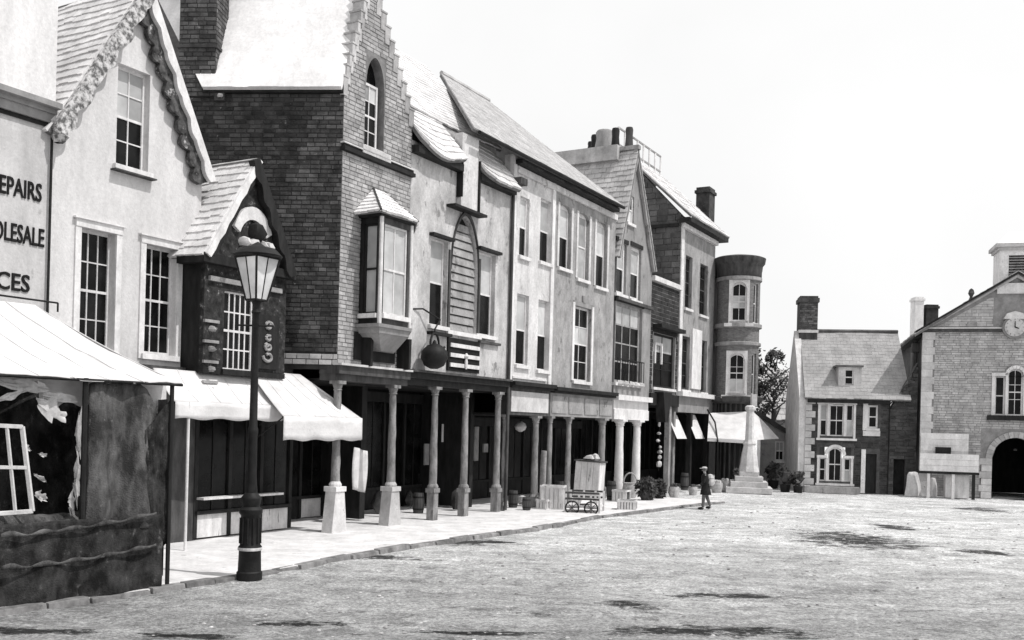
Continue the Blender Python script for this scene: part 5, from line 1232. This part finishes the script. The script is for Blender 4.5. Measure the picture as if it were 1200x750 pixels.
part('side_wall', MB().box(FH, s0, .3, 0, zc-.02, -LH, -.505), m_drub, h)
part('rear_wall', MB().box(FH, .3, s1, 0, zc-.02, -LH, -LH+.3), m_rubble, h)
for zz in (.0, 1): pass
part('hall_interior', MB().box(FH, ad[0]-.8, ad[1]+.8, .0, ad[3]+.6, -6, -5.8).box(FH, ad[0]-.8, ad[0]-.6, 0, ad[3]+.5, -5.8, -.51).box(FH, ad[1]+.6, ad[1]+.8, 0, ad[3]+.5, -5.8, -.51).box(FH, ad[0]-.6, ad[1]+.6, ad[3]+.4, ad[3]+.5, -5.8, -.51), m_wood, h)
roof(h, FH.w(-.4, zc-.2, -LH), FH.w(-.4, zc-.2, .25), FH.w(sc0, zpk+.2, .25), FH.w(sc0, zpk+.2, -LH), 14, .4, mat=m_slateg)
roof(h, FH.w(s1+.4, zc-.2, .25), FH.w(s1+.4, zc-.2, -LH), FH.w(sc0, zpk+.2, -LH), FH.w(sc0, zpk+.2, .25), 14, .5, mat=m_slateg)
part('eaves_board', MB().box(FH, -.36, -.02, zc-.34, zc-.22, -LH, -.1), m_wood, h)
part('downpipe', MB().tube(FH.w(-.12, 2.0, -1.6), FH.w(-.12, zc-.3, -1.6), .09), m_woodm, h); part('hopper_head', MB().box(FH, -.3, -.01, zc-.9, zc-.5, -1.8, -1.4), m_woodm, h)
part('side_pilaster', MB().box(FH, -.14, -.005, 1.8, zc-.5, -3.4, -2.6), m_grey, h)
# venetian window and entrance
m = MB(); a_, b_ = vw[0], vw[1]
m.box(FH, a_-.14, a_-.003, vw[2], vw[3], -.1, .05).box(FH, b_+.003, b_+.14, vw[2], vw[3], -.1, .05).box(FH, va[0]-.1, va[0]-.0, vw[2], vw[3], -.3, .05).box(FH, va[1], va[1]+.1, vw[2], vw[3], -.3, .05)
m.box(FH, a_-.16, va[0]-.002, vw[3]+.002, vw[3]+.14, -.1, .08).box(FH, va[1]+.002, b_+.16, vw[3]+.002, vw[3]+.14, -.1, .08)
part('window_surround', m, m_trim, h)
def archring(parent, F, op, wd, o0, o1, mat, n=14, name='voussoir'):
    c_ = (op[0]+op[1])/2; hw = (op[1]-op[0])/2; zc_ = op[3]-hw
    for i in range(n):
        t0, t1 = math.pi*(i+.04)/n, math.pi*(i+.96)/n; f = lambda r, t: (c_+r*math.cos(t), zc_+r*math.sin(t))
        part(name, MB().prism(F, [f(hw, t0), f(hw+wd, t0), f(hw+wd, t1), f(hw, t1)], o0, o1), mat, parent)
archring(h, FH, (va[0], va[1], vw[3], va[3]), .14, -.1, .08, m_trim, 8)
window(h, FH, (a_, va[0]-.1, vw[2], vw[3]), 1, 2, -.02, rec=.1, fw=.06, sill=None); window(h, FH, (va[1]+.1, b_, vw[2], vw[3]), 1, 2, -.02, rec=.1, fw=.06, sill=None)
window(h, FH, (va[0], va[1], vw[2], va[3], 'semi'), 2, 3, -.02, rec=.1, fw=.06, sill=None)
part('window_ledge', MB().box(FH, a_-.3, b_+.3, vw[2]-.22, vw[2]-.004, -.1, .25), m_wood, h)
archring(h, FH, ad, .26, -.4, .06, m_rubble, 17)
hw = (ad[1]-ad[0])/2
for k in range(6):
    zz = .02+(ad[3]-hw)*k/6
    for (x0, x1) in ((ad[0]-.42-.1*(k % 2), ad[0]-.003), (ad[1]+.003, ad[1]+.42+.1*(k % 2))): part('jamb_stone', MB().box(FH, x0, x1, zz, zz+(ad[3]-hw)/6-.015, -.4, .08), m_stone, h)
for k in (-1, 1):
    q = FH.w(sc0+k*.6, ad[3]-.6, -2.5); part('interior_boss', MB().lump(q, .1, .1, .1), m_grey, h)
# clock
cc_, cz_ = FH.px(1188, 384); rr = 11/FPX*(p0.y-2)
def disc(F, s, z, r, o0, o1, n=32): return [(s+r*math.cos(6.28318*i/n), z+r*math.sin(6.28318*i/n)) for i in range(n)]
part('clock_case', MB().prism(FH, disc(FH, cc_, cz_, rr*1.22, 0, 0), 0, .2), m_grey2, h)
ck = part('clock_face', MB().prism(FH, disc(FH, cc_, cz_, rr, 0, 0), .2, .24), m_stone, h)
m = MB()
for i in range(12):
    a = i*math.pi/6; m.tube(FH.w(cc_+rr*.78*math.sin(a), cz_+rr*.78*math.cos(a), .25), FH.w(cc_+rr*.93*math.sin(a), cz_+rr*.93*math.cos(a), .25), .02, .02, 4)
part('hour_mark', m, m_grey, ck); part('clock_hand', MB().tube(FH.w(cc_, cz_, .26), FH.w(cc_, cz_+rr*.65, .26), .025, .015, 4).tube(FH.w(cc_, cz_, .26), FH.w(cc_+rr*.4, cz_-rr*.15, .26), .03, .02, 4), m_black, ck)
part('clock_hood', MB().prism(FH, [(cc_-rr*1.1, cz_+rr*.9), (cc_+rr*1.1, cz_+rr*.9), (cc_+rr*.8, cz_+rr*1.5), (cc_, cz_+rr*1.75), (cc_-rr*.8, cz_+rr*1.5)], 0, .25), m_stone, h)
# cupola
cq = FH.q(1173, 283, 1209, 340, -.8); cb = zpk-.35
part('cupola_base', MB().box(FH, sc0-.8, sc0+.8, FH.px(1190, 346, -.5)[1], FH.px(1190, 334, -.5)[1], -1.5, .12), m_stone, h)
zq0, zq1 = FH.px(1190, 334, -.5)[1], FH.px(1190, 292, -.5)[1]
FHc = FH
part('cupola_wall', wall(MB(), FH, [(sc0-.72, zq0), (sc0+.72, zq0), (sc0+.72, zq1), (sc0-.72, zq1)], [(sc0-.35, sc0+.35, zq0+.35, zq1-.35)], .0, .15), m_trim, h)
part('cupola_wall', MB().box(FH, sc0-.72, sc0-.6, zq0, zq1, -1.4, -.152).box(FH, sc0+.6, sc0+.72, zq0, zq1, -1.4, -.152).box(FH, sc0-.598, sc0+.598, zq0, zq1, -1.4, -1.25), m_trim, h)
for k in range(7): zz = zq0+.4+k*(zq1-zq0-.75)/7; part('louvre', MB().box(FH, sc0-.35, sc0+.35, zz, zz+.05, -.12, -.02), m_grey2, h)
part('cupola_cornice', MB().box(FH, sc0-.9, sc0+.9, zq1, zq1+.16, -1.6, .2).box(FH, sc0-.8, sc0+.8, zq1-.12, zq1-.003, -1.5, .1), m_stone, h)
part('cupola_roof', MB().hexa([FH.w(sc0-.85, zq1+.16, .15), FH.w(sc0+.85, zq1+.16, .15), FH.w(sc0+.85, zq1+.16, -1.55), FH.w(sc0-.85, zq1+.16, -1.55)], [FH.w(sc0-.3, zq1+.75, -.4), FH.w(sc0+.3, zq1+.75, -.4), FH.w(sc0+.3, zq1+.75, -1), FH.w(sc0-.3, zq1+.75, -1)]), m_wroof, h)
fs, fz = FH.px(1138, 352); part('gable_finial', MB().lathe(FH.w(fs, zc+slope_*fs+.1, 0), [(.12, 0), (.06, .15), (.14, .3), (.1, .45), (.02, .52)], 8), m_woodm, h, smooth=True)
# chimneys seen behind the hall
t = thing('rear_house', 'house hidden behind the town hall showing one white and one dark chimney', 'building', Wp(1085, 560, 62))
for (u0, u1, v0, v1, mt) in ((1072, 1083, 348, 395, m_trim), (1085, 1100, 357, 395, m_drub)):
    a_, b_ = Wp(u0, v1, 62), Wp(u1, v0, 62); part('chimney', MB().box(WF, a_.x, b_.x, a_.z-1.2, b_.z, -62.8, -62).box(WF, a_.x-.06, b_.x+.06, b_.z-.25, b_.z-.1, -62.86, -61.94), mt, t)
part('block', MB().box(WF, Wp(1070, 400, 62).x, Wp(1180, 400, 62).x, 0, Wp(1080, 400, 62).z, -66, -61.9), m_rubble, t)
# ================================================================== notice hoarding stall before the hall
o1_ = 1.3
t = thing('hoarding_stall', 'white boarded stall on posts standing against the town hall wall', 'stall', FH.w(1.2, 0, o1_))
q1 = rect(FH, 1079, 508, 1135, 536, o1_-.3); q2 = rect(FH, 1078, 532, 1147, 553, o1_)
nbd = 4
for k in range(nbd): z0_ = q1[2]+(q1[3]-q1[2])*k/nbd; part('back_board', MB().box(FH, q1[0], q1[1], z0_+.008, q1[2]+(q1[3]-q1[2])*(k+1)/nbd, o1_-.36, o1_-.3+.01*(k % 2)), m_trim, t)
nq = rect(FH, 1096, 524, 1114, 536, o1_-.26)
part('basket', MB().box(FH, nq[0], nq[1], nq[2], nq[3], o1_-.28, o1_-.15), m_wood, t)
for k in range(3): z0_ = q2[2]+(q2[3]-q2[2])*k/3; part('front_board', MB().box(FH, q2[0], q2[1], z0_+.01, q2[2]+(q2[3]-q2[2])*(k+1)/3, o1_-.05, o1_+.01*(k % 2)), m_trim, t)
part('table_edge', MB().box(FH, q2[0]-.03, q2[1]+.03, q2[2]-.1, q2[2]-.002, .4, o1_+.03), m_wood, t)
for u in (1088, 1117, 1141): s_ = FH.px(u, 570, o1_)[0]; part('post', MB().box(FH, s_-.06, s_+.06, 0, q2[2]-.1, o1_-.12, o1_), m_trim if u < 1120 else m_wood, t)
q3 = rect(FH, 1108, 557, 1136, 578, .9)
t = tag(part('packing_case', MB().box(FH, q3[0], q3[1], .02, q3[3], .3, .9), m_trim), 'white packing case under the boarded stall by the town hall', 'crate')
def draped(u, v, w_, hgt, label, mat=m_trim, nm='sheeted_goods', seed=1.0):
    b = G(u, v); k = FPX/b.y; W = w_/k/2; H = hgt/k
    def fn(x, y):
        a = x*6.28318; r = W*(1.0-.55*y**1.6)*(1+.10*math.sin(a*4+seed)*(1-y)+.25*noise.noise(Vector((math.cos(a), math.sin(a), seed+y*2))))
        if y > .98: r = .01
        return (b.x+r*math.cos(a)+.1*W*y*math.sin(seed), b.y+r*.7*math.sin(a), H*math.sin(min(1, y*1.02)*math.pi/2)*(1+.05*noise.noise(Vector((math.cos(a), math.sin(a), seed*3)))))
    return tag(part(nm, MB().grid(fn, 26, 10), mat, smooth=True), label, 'goods')
draped(1069, 581, 17, 28, 'tall white sheeted heap at the corner of the town hall')
draped(1093, 582, 9, 22, 'slim white sheeted heap standing under the boarded stall', seed=4.0)
# pots with shrubs near the cross
def shrub(u, v, w_, hgt, label, pot=True):
    b = G(u, v); k = FPX/b.y; t = thing('potted_shrub' if pot else 'shrub', label, 'shrub', b, 'dark shrubs near the market cross')
    ph = hgt*.3/k
    part('tub', MB().lathe(b, [(w_*.26/k, 0), (w_*.32/k, ph), (w_*.28/k, ph)], 12), m_iron, t)
    m = MB(); leafcloud(m, b+Vector((0, 0, hgt*.66/k)), w_*.52/k, w_*.5/k, hgt*.4/k, 500, .09)
    m.lump(b+Vector((0, 0, hgt*.4/k)), w_*.3/k, w_*.3/k, hgt*.45/k); part('leaves', m, m_leaf, t)
shrub(906, 572, 20, 30, 'leftmost of the dark tub shrubs, close to the steps of the market cross'); shrub(920, 577, 20, 30, 'dark tub shrub in the middle of the three beside the market cross'); shrub(935, 578, 18, 28, 'rightmost dark tub shrub against the quoined cottage')
shrub(1008, 578, 12, 22, 'small dark shrub between the cottage window and its door')
# ================================================================== goods along the pavement
def loc(u, v): b = G(u, v); return b, FPX/b.y
# tall pale case with bundle
b, k = loc(681, 600)
def crate(u, v, wpx, hpx, label, dpt=.6, mat=m_woodp, nm='crate', ang_=-12, slats=6, group=None, z0=0.0, cat='crate', fill=None):
    b, k = loc(u, v); W = wpx/k; H = hpx/k; f = Frame(b.xy, (math.cos(R(ang_)), math.sin(R(ang_)))); t = thing(nm, label, cat, (b.x, b.y, z0), group)
    for i in range(slats):
        x0, x1 = -W/2+W*i/slats, -W/2+W*(i+1)/slats
        part('slat', MB().box(f, x0+.012, x1-.012, z0+.06, z0+H-.05, -.02, .0+random.uniform(0, .01)), mat, t)
        part('slat', MB().box(f, x0+.012, x1-.012, z0+.06, z0+H-.05, -dpt, -dpt+.02), mat, t)
    fr = MB()
    for zz in (z0+.03, z0+H-.07): fr.box(f, -W/2-.02, W/2+.02, zz, zz+.06, .012, .035); fr.box(f, -W/2-.02, W/2+.02, zz, zz+.06, -dpt-.03, -dpt-.002); fr.box(f, -W/2-.03, -W/2+.0, zz, zz+.06, -dpt-.0, .01); fr.box(f, W/2, W/2+.03, zz, zz+.06, -dpt, .01)
    for x in (-W/2, W/2): fr.box(f, x-.03, x+.03, z0, z0+H, -.06, -.022); fr.box(f, x-.03, x+.03, z0, z0+H, -dpt+.022, -dpt+.06)
    part('frame', fr, mat, t)
    part('lining', MB().box(f, -W/2+.03, W/2-.03, z0+.05, z0+H*.92, -dpt+.03, -.03), fill or m_woodm, t)
    return t
crate(646, 599, 26, 30, 'large pale slatted crate standing among the columns of the narrow pale house', slats=5, fill=m_woodp)
crate(634, 599, 12, 14, 'low pale crate leaning against the left side of the large slatted crate', slats=3, dpt=.4, fill=m_woodp, ang_=-25)
crate(734, 600, 20, 14, 'small pale slatted crate alone at the kerb right of the handcart', slats=6, dpt=.5)
# handcart
b, k = loc(682, 603); f = Frame(b.xy, (.97, -.22)); W = 40/k; Hh = 26/k
t = thing('handcart', 'pale railed handcart with side frames standing at the kerb', 'handcart', b)
m = MB().box(f, -W/2, W/2, Hh*.3, Hh*.36, -1.0, 0); part('bed', m, m_woodp, t)
for i in range(5): part('board', MB().box(f, -W/2+W*i/5+.01, -W/2+W*(i+1)/5-.01, Hh*.361, Hh*.4, -1.0, .0), m_woodp, t)
for x in (-W/2, -W*.1, W*.25, W/2): part('post', MB().box(f, x-.03, x+.03, 0 if abs(x) > W*.4 else Hh*.3, Hh, -.03, .03), m_woodp, t); part('post', MB().box(f, x-.03, x+.03, 0 if abs(x) > W*.4 else Hh*.3, Hh, -1.03, -.97), m_woodp, t)
for zz in (Hh*.97, Hh*.7): part('rail', MB().box(f, -W/2, W/2, zz-.03, zz+.03, .031, .06), m_woodm, t); part('rail', MB().box(f, -W/2, W/2, zz-.03, zz+.03, -1.06, -1.031), m_woodm, t)
for s_ in (-W*.28, W*.28):
    c = f.w(s_, Hh*.3, .12); wh = MB(); r_ = Hh*.3
    ring = [c+f.d*r_*math.cos(a*math.pi/8)+Vector((0, 0, r_*math.sin(a*math.pi/8))) for a in range(17)]; wh.path(ring, .025, 5)
    wp_ = part('wheel', wh, m_iron, t); sp_ = MB()
    for a in range(8): sp_.tube(c, ring[a*2], .016, .012, 4)
    part('spokes', sp_, m_woodm, wp_)
tag(part('covered_goods', MB().lump(f.w(0, Hh*.4, -.5), W*.33, .38, Hh*.28), m_canvas, smooth=True), 'pale sheeted load lying on the bed of the handcart', 'load')
# tall pale packing case behind the cart with a bundle on it
b, k = loc(685, 592); f = Frame(b.xy, (.93, -.36)); W = 30/k; z1_ = CAMH+ray(685, 541).z*b.y
t = thing('packing_case', 'tall pale upright packing case behind the handcart', 'crate', b); t.rotation_euler = (0, R(3), 0)
for i in range(4): part('board', MB().box(f, -W/2+W*i/4+.008, -W/2+W*(i+1)/4-.008, .05, z1_, -.02, .005*(i % 2)), m_woodp, t)
part('case_side', MB().box(f, -W/2, W/2, .05, z1_, -.7, -.022), m_woodp, t); part('case_lid', MB().box(f, -W/2-.05, W/2+.05, z1_, z1_+.05, -.75, .04), m_woodm, t)
tag(part('cloth_bundle', MB().lump(f.w(W*.1, z1_+.03, -.35), W*.3, .3, 7/k).lump(f.w(W*.28, z1_+.02, -.3), W*.2, .2, 9/k), m_rag, smooth=True), 'pale cloth bundle lying on top of the tall packing case', 'bundle')
# standing draped pale goods beside the narrow house column
b, k = loc(637, 592); tag(part('rolled_carpet', MB().lathe(b, [(.15, 0), (.17, .3), (.16, 1.2), (.15, 1.6), (.14, 1.85)], 9), m_straw, smooth=True), 'pale upright roll of matting left of the second terrace column', 'roll')
# wicker chair, shrubs, baskets
b, k = loc(738, 585)
t = thing('wicker_basket', 'tall round wicker basket by the white columns of the gabled house', 'basket', b)
part('basket_body', MB().lathe(b, [(.2, 0), (.3, .35), (.26, .6), (.28, .62)], 14), m_straw, t, smooth=True)
c = b+Vector((0, 0, .6)); part('handle', MB().path([c+Vector((.26*math.cos(a*math.pi/8), 0, .4*math.sin(a*math.pi/8))) for a in range(9)], .03, 6), m_straw, t)
def bush(u, v, w_, hgt, label, group='dark bushes outside the far shops', mat=None, n=700):
    b, k = loc(u, v); t = thing('bush', label, 'bush', b, group); m = MB(); W = w_/k/2; H = hgt/k
    leafcloud(m, b+Vector((0, 0, H*.52)), W, W*.8, H*.52, n, .08); m.lump(b, W*.7, W*.6, H*.85); part('leaves', m, mat or m_leaf, t)
    part('stem', MB().tube(b, b+Vector((0, 0, H*.5)), .05, .03), m_bark, t); return t
bush(757, 588, 26, 30, 'large dark round bush at the kerb before the low brick house')
bush(773, 586, 16, 24, 'narrower dark bush immediately right of the large round one')
bush(787, 582, 12, 16, 'small dark bush before the stone post of the slate hung house')
def basket(u, v, w_, hgt, label, mat=m_straw, lid=True, z0=0.0, nm='basket'):
    b, k = loc(u, v); W = w_/k/2; H = hgt/k; b = Vector((b.x, b.y, z0)); t = thing(nm, label, 'basket', b, 'wicker goods by the far shops')
    part('basket_body', MB().lathe(b, [(W*.75, 0), (W, H*.5), (W*.92, H*.8)], 12), mat, t, smooth=True)
    m = MB()
    for i in range(9): a = random.random()*6.28; rr_ = random.random()*W*.6; m.lump(b+Vector((math.cos(a)*rr_, math.sin(a)*rr_, H*.7)), W*.3, W*.3, H*.35)
    part('contents', m, m_rag if w_ > 13 else m_leaf, t, smooth=True)
basket(790, 584, 12, 17, 'pale basket of goods beside the stone post of the slate hung house')
basket(812, 580, 11, 12, 'pale basket just left of the walking person')
basket(840, 577, 14, 14, 'pale flower filled basket right of the walking person, the left one of two')
basket(851, 576, 14, 15, 'pale flower filled basket right of the walking person, the right one of two')
bush(865, 574, 15, 26, 'dark bush under the corner awning left of the market cross steps')
for (u, v, hgt) in ((777, 575, 44),):
    b, k = loc(u, v); t = thing('hanging_goods', 'string of small pale goods hanging in the doorway of the low brick house', 'goods', F0.w(C(u, 540, -.4)[0], 0, -.4))
    s_ = C(u-4, 500, -.3)[0]
    part('cord', MB().tube(F0.w(s_, .9, -.3), F0.w(s_, C(773, 500)[1], -.3), .012), m_wood, t)
    for i in range(8): part('pale_parcel', MB().lump(F0.w(s_+random.uniform(-.2, .2), 1.0+i*.3+random.uniform(-.1, .1), -.3), random.uniform(.06, .16), .1, random.uniform(.1, .3)), m_rag, t, smooth=True)
def barrel(u, v, w_, hgt, label, mat=m_woodm):
    b, k = loc(u, v); W = w_/k/2; H = hgt/k; t = thing('barrel', label, 'barrel', b, 'dark barrels under the arcades')
    for i in range(12):
        a0, a1 = 6.28318*(i+.05)/12, 6.28318*(i+.95)/12; m = MB(); pr = [(.82, 0), (.97, .3), (1, .5), (.97, .7), (.82, 1)]
        for (r0, z0), (r1, z1) in zip(pr, pr[1:]):
            m.add([b+Vector((W*r*math.cos(a), W*r*math.sin(a), .07+z*H)) for r, z, a in ((r0, z0, a0), (r0, z0, a1), (r1, z1, a1), (r1, z1, a0))], [(0, 1, 2, 3)])
        part('stave', m, mat, t)
    part('hoop', MB().lathe(b, [(W*.93, .07+H*.16), (W*.965, .07+H*.24)], 18), m_iron, t); part('hoop', MB().lathe(b, [(W*.965, .07+H*.74), (W*.93, .07+H*.82)], 18), m_iron, t)
    part('lid', MB().lathe(b, [(W*.8, .07), (W*.8, .04+H)], 14), mat, t)
barrel(601, 597, 12, 20, 'dark barrel under the globe lamp beside the downpipe')
barrel(617, 600, 11, 15, 'short barrel left of the low pale crate')
barrel(655, 588, 12, 22, 'dark barrel behind the large slatted crate')
barrel(716, 588, 12, 22, 'dark barrel left of the white columns of the gabled house')
barrel(802, 576, 10, 20, 'dark barrel between the posts of the slate hung house')
barrel(490, 604, 14, 24, 'dark barrel inside the arcade left of the first plaster house column')
crate(725, 590, 16, 16, 'pale crate tucked behind the small kerbside crate', slats=4, dpt=.5, fill=m_woodm, ang_=-28)
crate(765, 585, 14, 9, 'low pale crate half hidden by the dark bushes', slats=4, dpt=.4, fill=m_woodp, ang_=-30)
# white cloth hanging in the arcade of the brick house
hq = rect(F0, 413, 524, 430, 573, -.9)
def fn(x, y): w_ = .75+.25*math.sin(math.pi*(y*.8+.15)); return F0.w((hq[0]+hq[1])/2+(hq[1]-hq[0])*(x-.5)*w_-.04*y, hq[3]+(hq[2]-hq[3])*y-.1*x, -.9+.05*math.sin(x*7))
o_ = tag(part('hanging_sheet', MB().grid(fn, 10, 12), m_canvas, smooth=True), 'white sheet hanging in the dark arcade between the two plinthed columns', 'sheet'); o_.modifiers.new('thickness', 'SOLIDIFY').thickness = .015
# odds and ends on the arcade floor
for (u, v, w_, hh, lab, mt) in ((442, 606, 20, 28, 'dark sack slumped inside the arcade beside the second plinth', m_cloth2), (533, 602, 14, 26, 'dark sack between the two middle columns of the plaster house', m_cloth), (478, 598, 12, 20, 'small dark sack right of the second plinthed column', m_cloth2), (612, 596, 14, 12, 'low pale sack on the floor under the globe lamp', m_rag)):
    b, k = loc(u, v); m = MB(); m.lump(b+Vector((0, .4, .1)), w_/k/2, w_/k/2, hh/k*.9); m.lump(b+Vector((.05, .4, hh/k*.5)), w_/k/3, w_/k/3, hh/k*.4); tag(part('sack', m, mt, smooth=True), lab, 'sack')
# ================================================================== walking person
b, k = loc(826, 597); Hp = 49/k; S = Hp/1.75
pt = thing('person', 'person in dark knee length coat walking along the kerb carrying a pale bundle', 'person', b)
def PP(x, y, z): return b+Vector((x, y, z))*S
def bake(o):          # turn the modifier stack into a plain mesh
    bpy.context.view_layer.update(); dg = bpy.context.evaluated_depsgraph_get(); me = bpy.data.meshes.new_from_object(o.evaluated_get(dg)); o.modifiers.clear(); o.data = me
    me.shade_smooth(); return o
# facing left-away along the kerb: heading -x; mid stride
V = [(0, 0, .95, .13, .10), (-.01, 0, 1.15, .14, .10), (-.03, 0, 1.38, .17, .10), (-.04, 0, 1.50, .06), (-.05, 0, 1.58, .055), (-.06, 0, 1.66, .085, .10), (-.06, 0, 1.72, .06),
     (-.04, -.17, 1.42, .055), (-.10, -.22, 1.18, .042), (-.26, -.20, 1.02, .032), (-.34, -.20, 1.02, .035),
     (-.02, .17, 1.42, .055), (.08, .23, 1.18, .042), (.10, .22, 1.00, .03), (.11, .22, .93, .035),
     (-.02, -.09, .88, .085), (-.09, -.09, .50, .055), (-.10, -.09, .10, .04), (-.12, -.09, .04, .04), (-.26, -.09, .03, .03),
     (.02, .09, .88, .085), (.10, .09, .50, .055), (.24, .09, .14, .04), (.26, .09, .07, .04), (.15, .09, .02, .03)]
me_ = bpy.data.meshes.new('x')
def mk(name, V, E, mat, parent, sub=2):
    me = bpy.data.meshes.new(name); me.from_pydata([PP(*v[:3])-b for v in V], E, []); me.materials.append(mat)
    o = bpy.data.objects.new(name, me); COL.objects.link(o); WLOC[o.name] = Vector(b); o.parent = parent; o.location = Vector(b)-WLOC[parent.name]
    o.modifiers.new('skin', 'SKIN')
    if not len(me.skin_vertices):
        bpy.context.view_layer.objects.active = o; o.select_set(True)
        try: bpy.ops.mesh.customdata_skin_add()
        except Exception as ex: print('skin', ex)
    for i, v in enumerate(V):
        d = me.skin_vertices[0].data[i]; d.radius = (v[3]*S, (v[4] if len(v) > 4 else v[3])*S); d.use_root = (i == 0)
    s_ = o.modifiers.new('sub', 'SUBSURF'); s_.levels = sub; s_.render_levels = sub
    return bake(o)
E_ = [(0, 1), (1, 2), (2, 3), (3, 4), (4, 5), (5, 6), (2, 7), (7, 8), (8, 9), (9, 10), (2, 11), (11, 12), (12, 13), (13, 14), (0, 15), (15, 16), (16, 17), (17, 18), (18, 19), (0, 20), (20, 21), (21, 22), (22, 23), (23, 24)]
mk('body', V, E_, m_skin, pt)
def loft(name, rings, mat, parent, n=16, cap=True):
    m = MB(); 
    for (x, y, z, rx, ry) in rings:
        for i in range(n): a = 6.28318*i/n; m.v.append(PP(x+rx*math.cos(a), y+ry*math.sin(a), z))
    for j in range(len(rings)-1):
        for i in range(n): m.f.append((j*n+i, j*n+(i+1) % n, (j+1)*n+(i+1) % n, (j+1)*n+i))
    if cap: m.f.append(tuple(range(n))[::-1]); m.f.append(tuple((len(rings)-1)*n+i for i in range(n)))
    return part(name, m, mat, parent, smooth=True)
loft('coat', [(.02, 0, .62, .24, .24), (.01, 0, .80, .20, .21), (0, 0, 1.02, .15, .18), (-.02, 0, 1.2, .16, .20), (-.03, 0, 1.38, .15, .22), (-.035, 0, 1.46, .12, .18), (-.04, 0, 1.51, .07, .08)], m_coat, pt)
for pts in ([(-.04, -.18, 1.42), (-.11, -.24, 1.16), (-.25, -.21, 1.03)], [(-.02, .18, 1.42), (.09, .25, 1.16), (.10, .24, 1.02)]):
    m = MB(); 
    for (p, q, r0, r1) in ((pts[0], pts[1], .075, .062), (pts[1], pts[2], .062, .05)): m.tube(PP(*p), PP(*q), r0*S, r1*S, 10)
    part('sleeve', m, m_coat, pt, smooth=True)
for sg_, leg in ((-1, [(-.02, -.09, .85), (-.09, -.09, .50), (-.10, -.09, .10)]), (1, [(.02, .09, .85), (.10, .09, .50), (.235, .09, .16)])):
    m = MB(); m.tube(PP(*leg[0]), PP(*leg[1]), .10*S, .075*S, 10); m.tube(PP(*leg[1]), PP(*leg[2]), .075*S, .058*S, 10); part('trouser_leg', m, m_trous, pt, smooth=True)
    e = leg[2]; m = MB(); m.lump(PP(e[0]-.08, e[1], max(0, e[2]-.13)), .15*S, .06*S, .11*S); part('boot', m, m_black, pt, smooth=True)
loft('hair', [(-.045, 0, 1.62, .085, .09), (-.04, 0, 1.68, .10, .10), (-.045, 0, 1.74, .09, .09), (-.05, 0, 1.78, .04, .04)], m_trous, pt)
loft('cap', [(-.06, 0, 1.715, .115, .11), (-.06, 0, 1.75, .12, .12), (-.055, 0, 1.79, .07, .07)], m_rag, pt); part('cap_peak', MB().box(Frame((PP(-.06, 0, 0)).xy, (1, 0)), -.19*S, -.08*S, b.z+1.71*S, b.z+1.725*S, -.07*S, .07*S), m_rag, pt)
m = MB()
for sy in (-.035, .035): m.lump(PP(-.145, sy, 1.665), .012*S, .012*S, .016*S)
part('eyes', m, m_black, pt); part('nose', MB().lump(PP(-.155, 0, 1.62), .02*S, .014*S, .035*S), m_skin, pt, smooth=True); part('mouth', MB().box(Frame(PP(-.14, 0, 0).xy, (1, 0)), -.006*S, .01*S, b.z+1.595*S, b.z+1.602*S, -.025*S, .025*S), m_trous, pt)
for hx, hy, hz, dx, dz in ((-.34, -.20, 1.02, -1, -.1), (.11, .22, .93, -.1, -1)):
    for k_ in range(5):
        o0 = PP(hx+(0 if dz < -.5 else .0), hy+(k_-2)*.016, hz); ln = (.05, .075, .085, .078, .06)[k_]
        part('finger', MB().tube(o0, o0+Vector((dx, .0, dz-.15))*ln*S, .010*S, .007*S, 6), m_skin, pt, smooth=True)
m = MB().lump(PP(.24, -.05, 1.0), .15*S, .14*S, .34*S); m.lump(PP(.20, -.03, 1.25), .16*S, .14*S, .24*S)
tag(part('cloth_bundle', m, m_rag, smooth=True), 'pale cloth bundle slung on the right shoulder of the walking person', 'bundle')
bpy.context.view_layer.update()
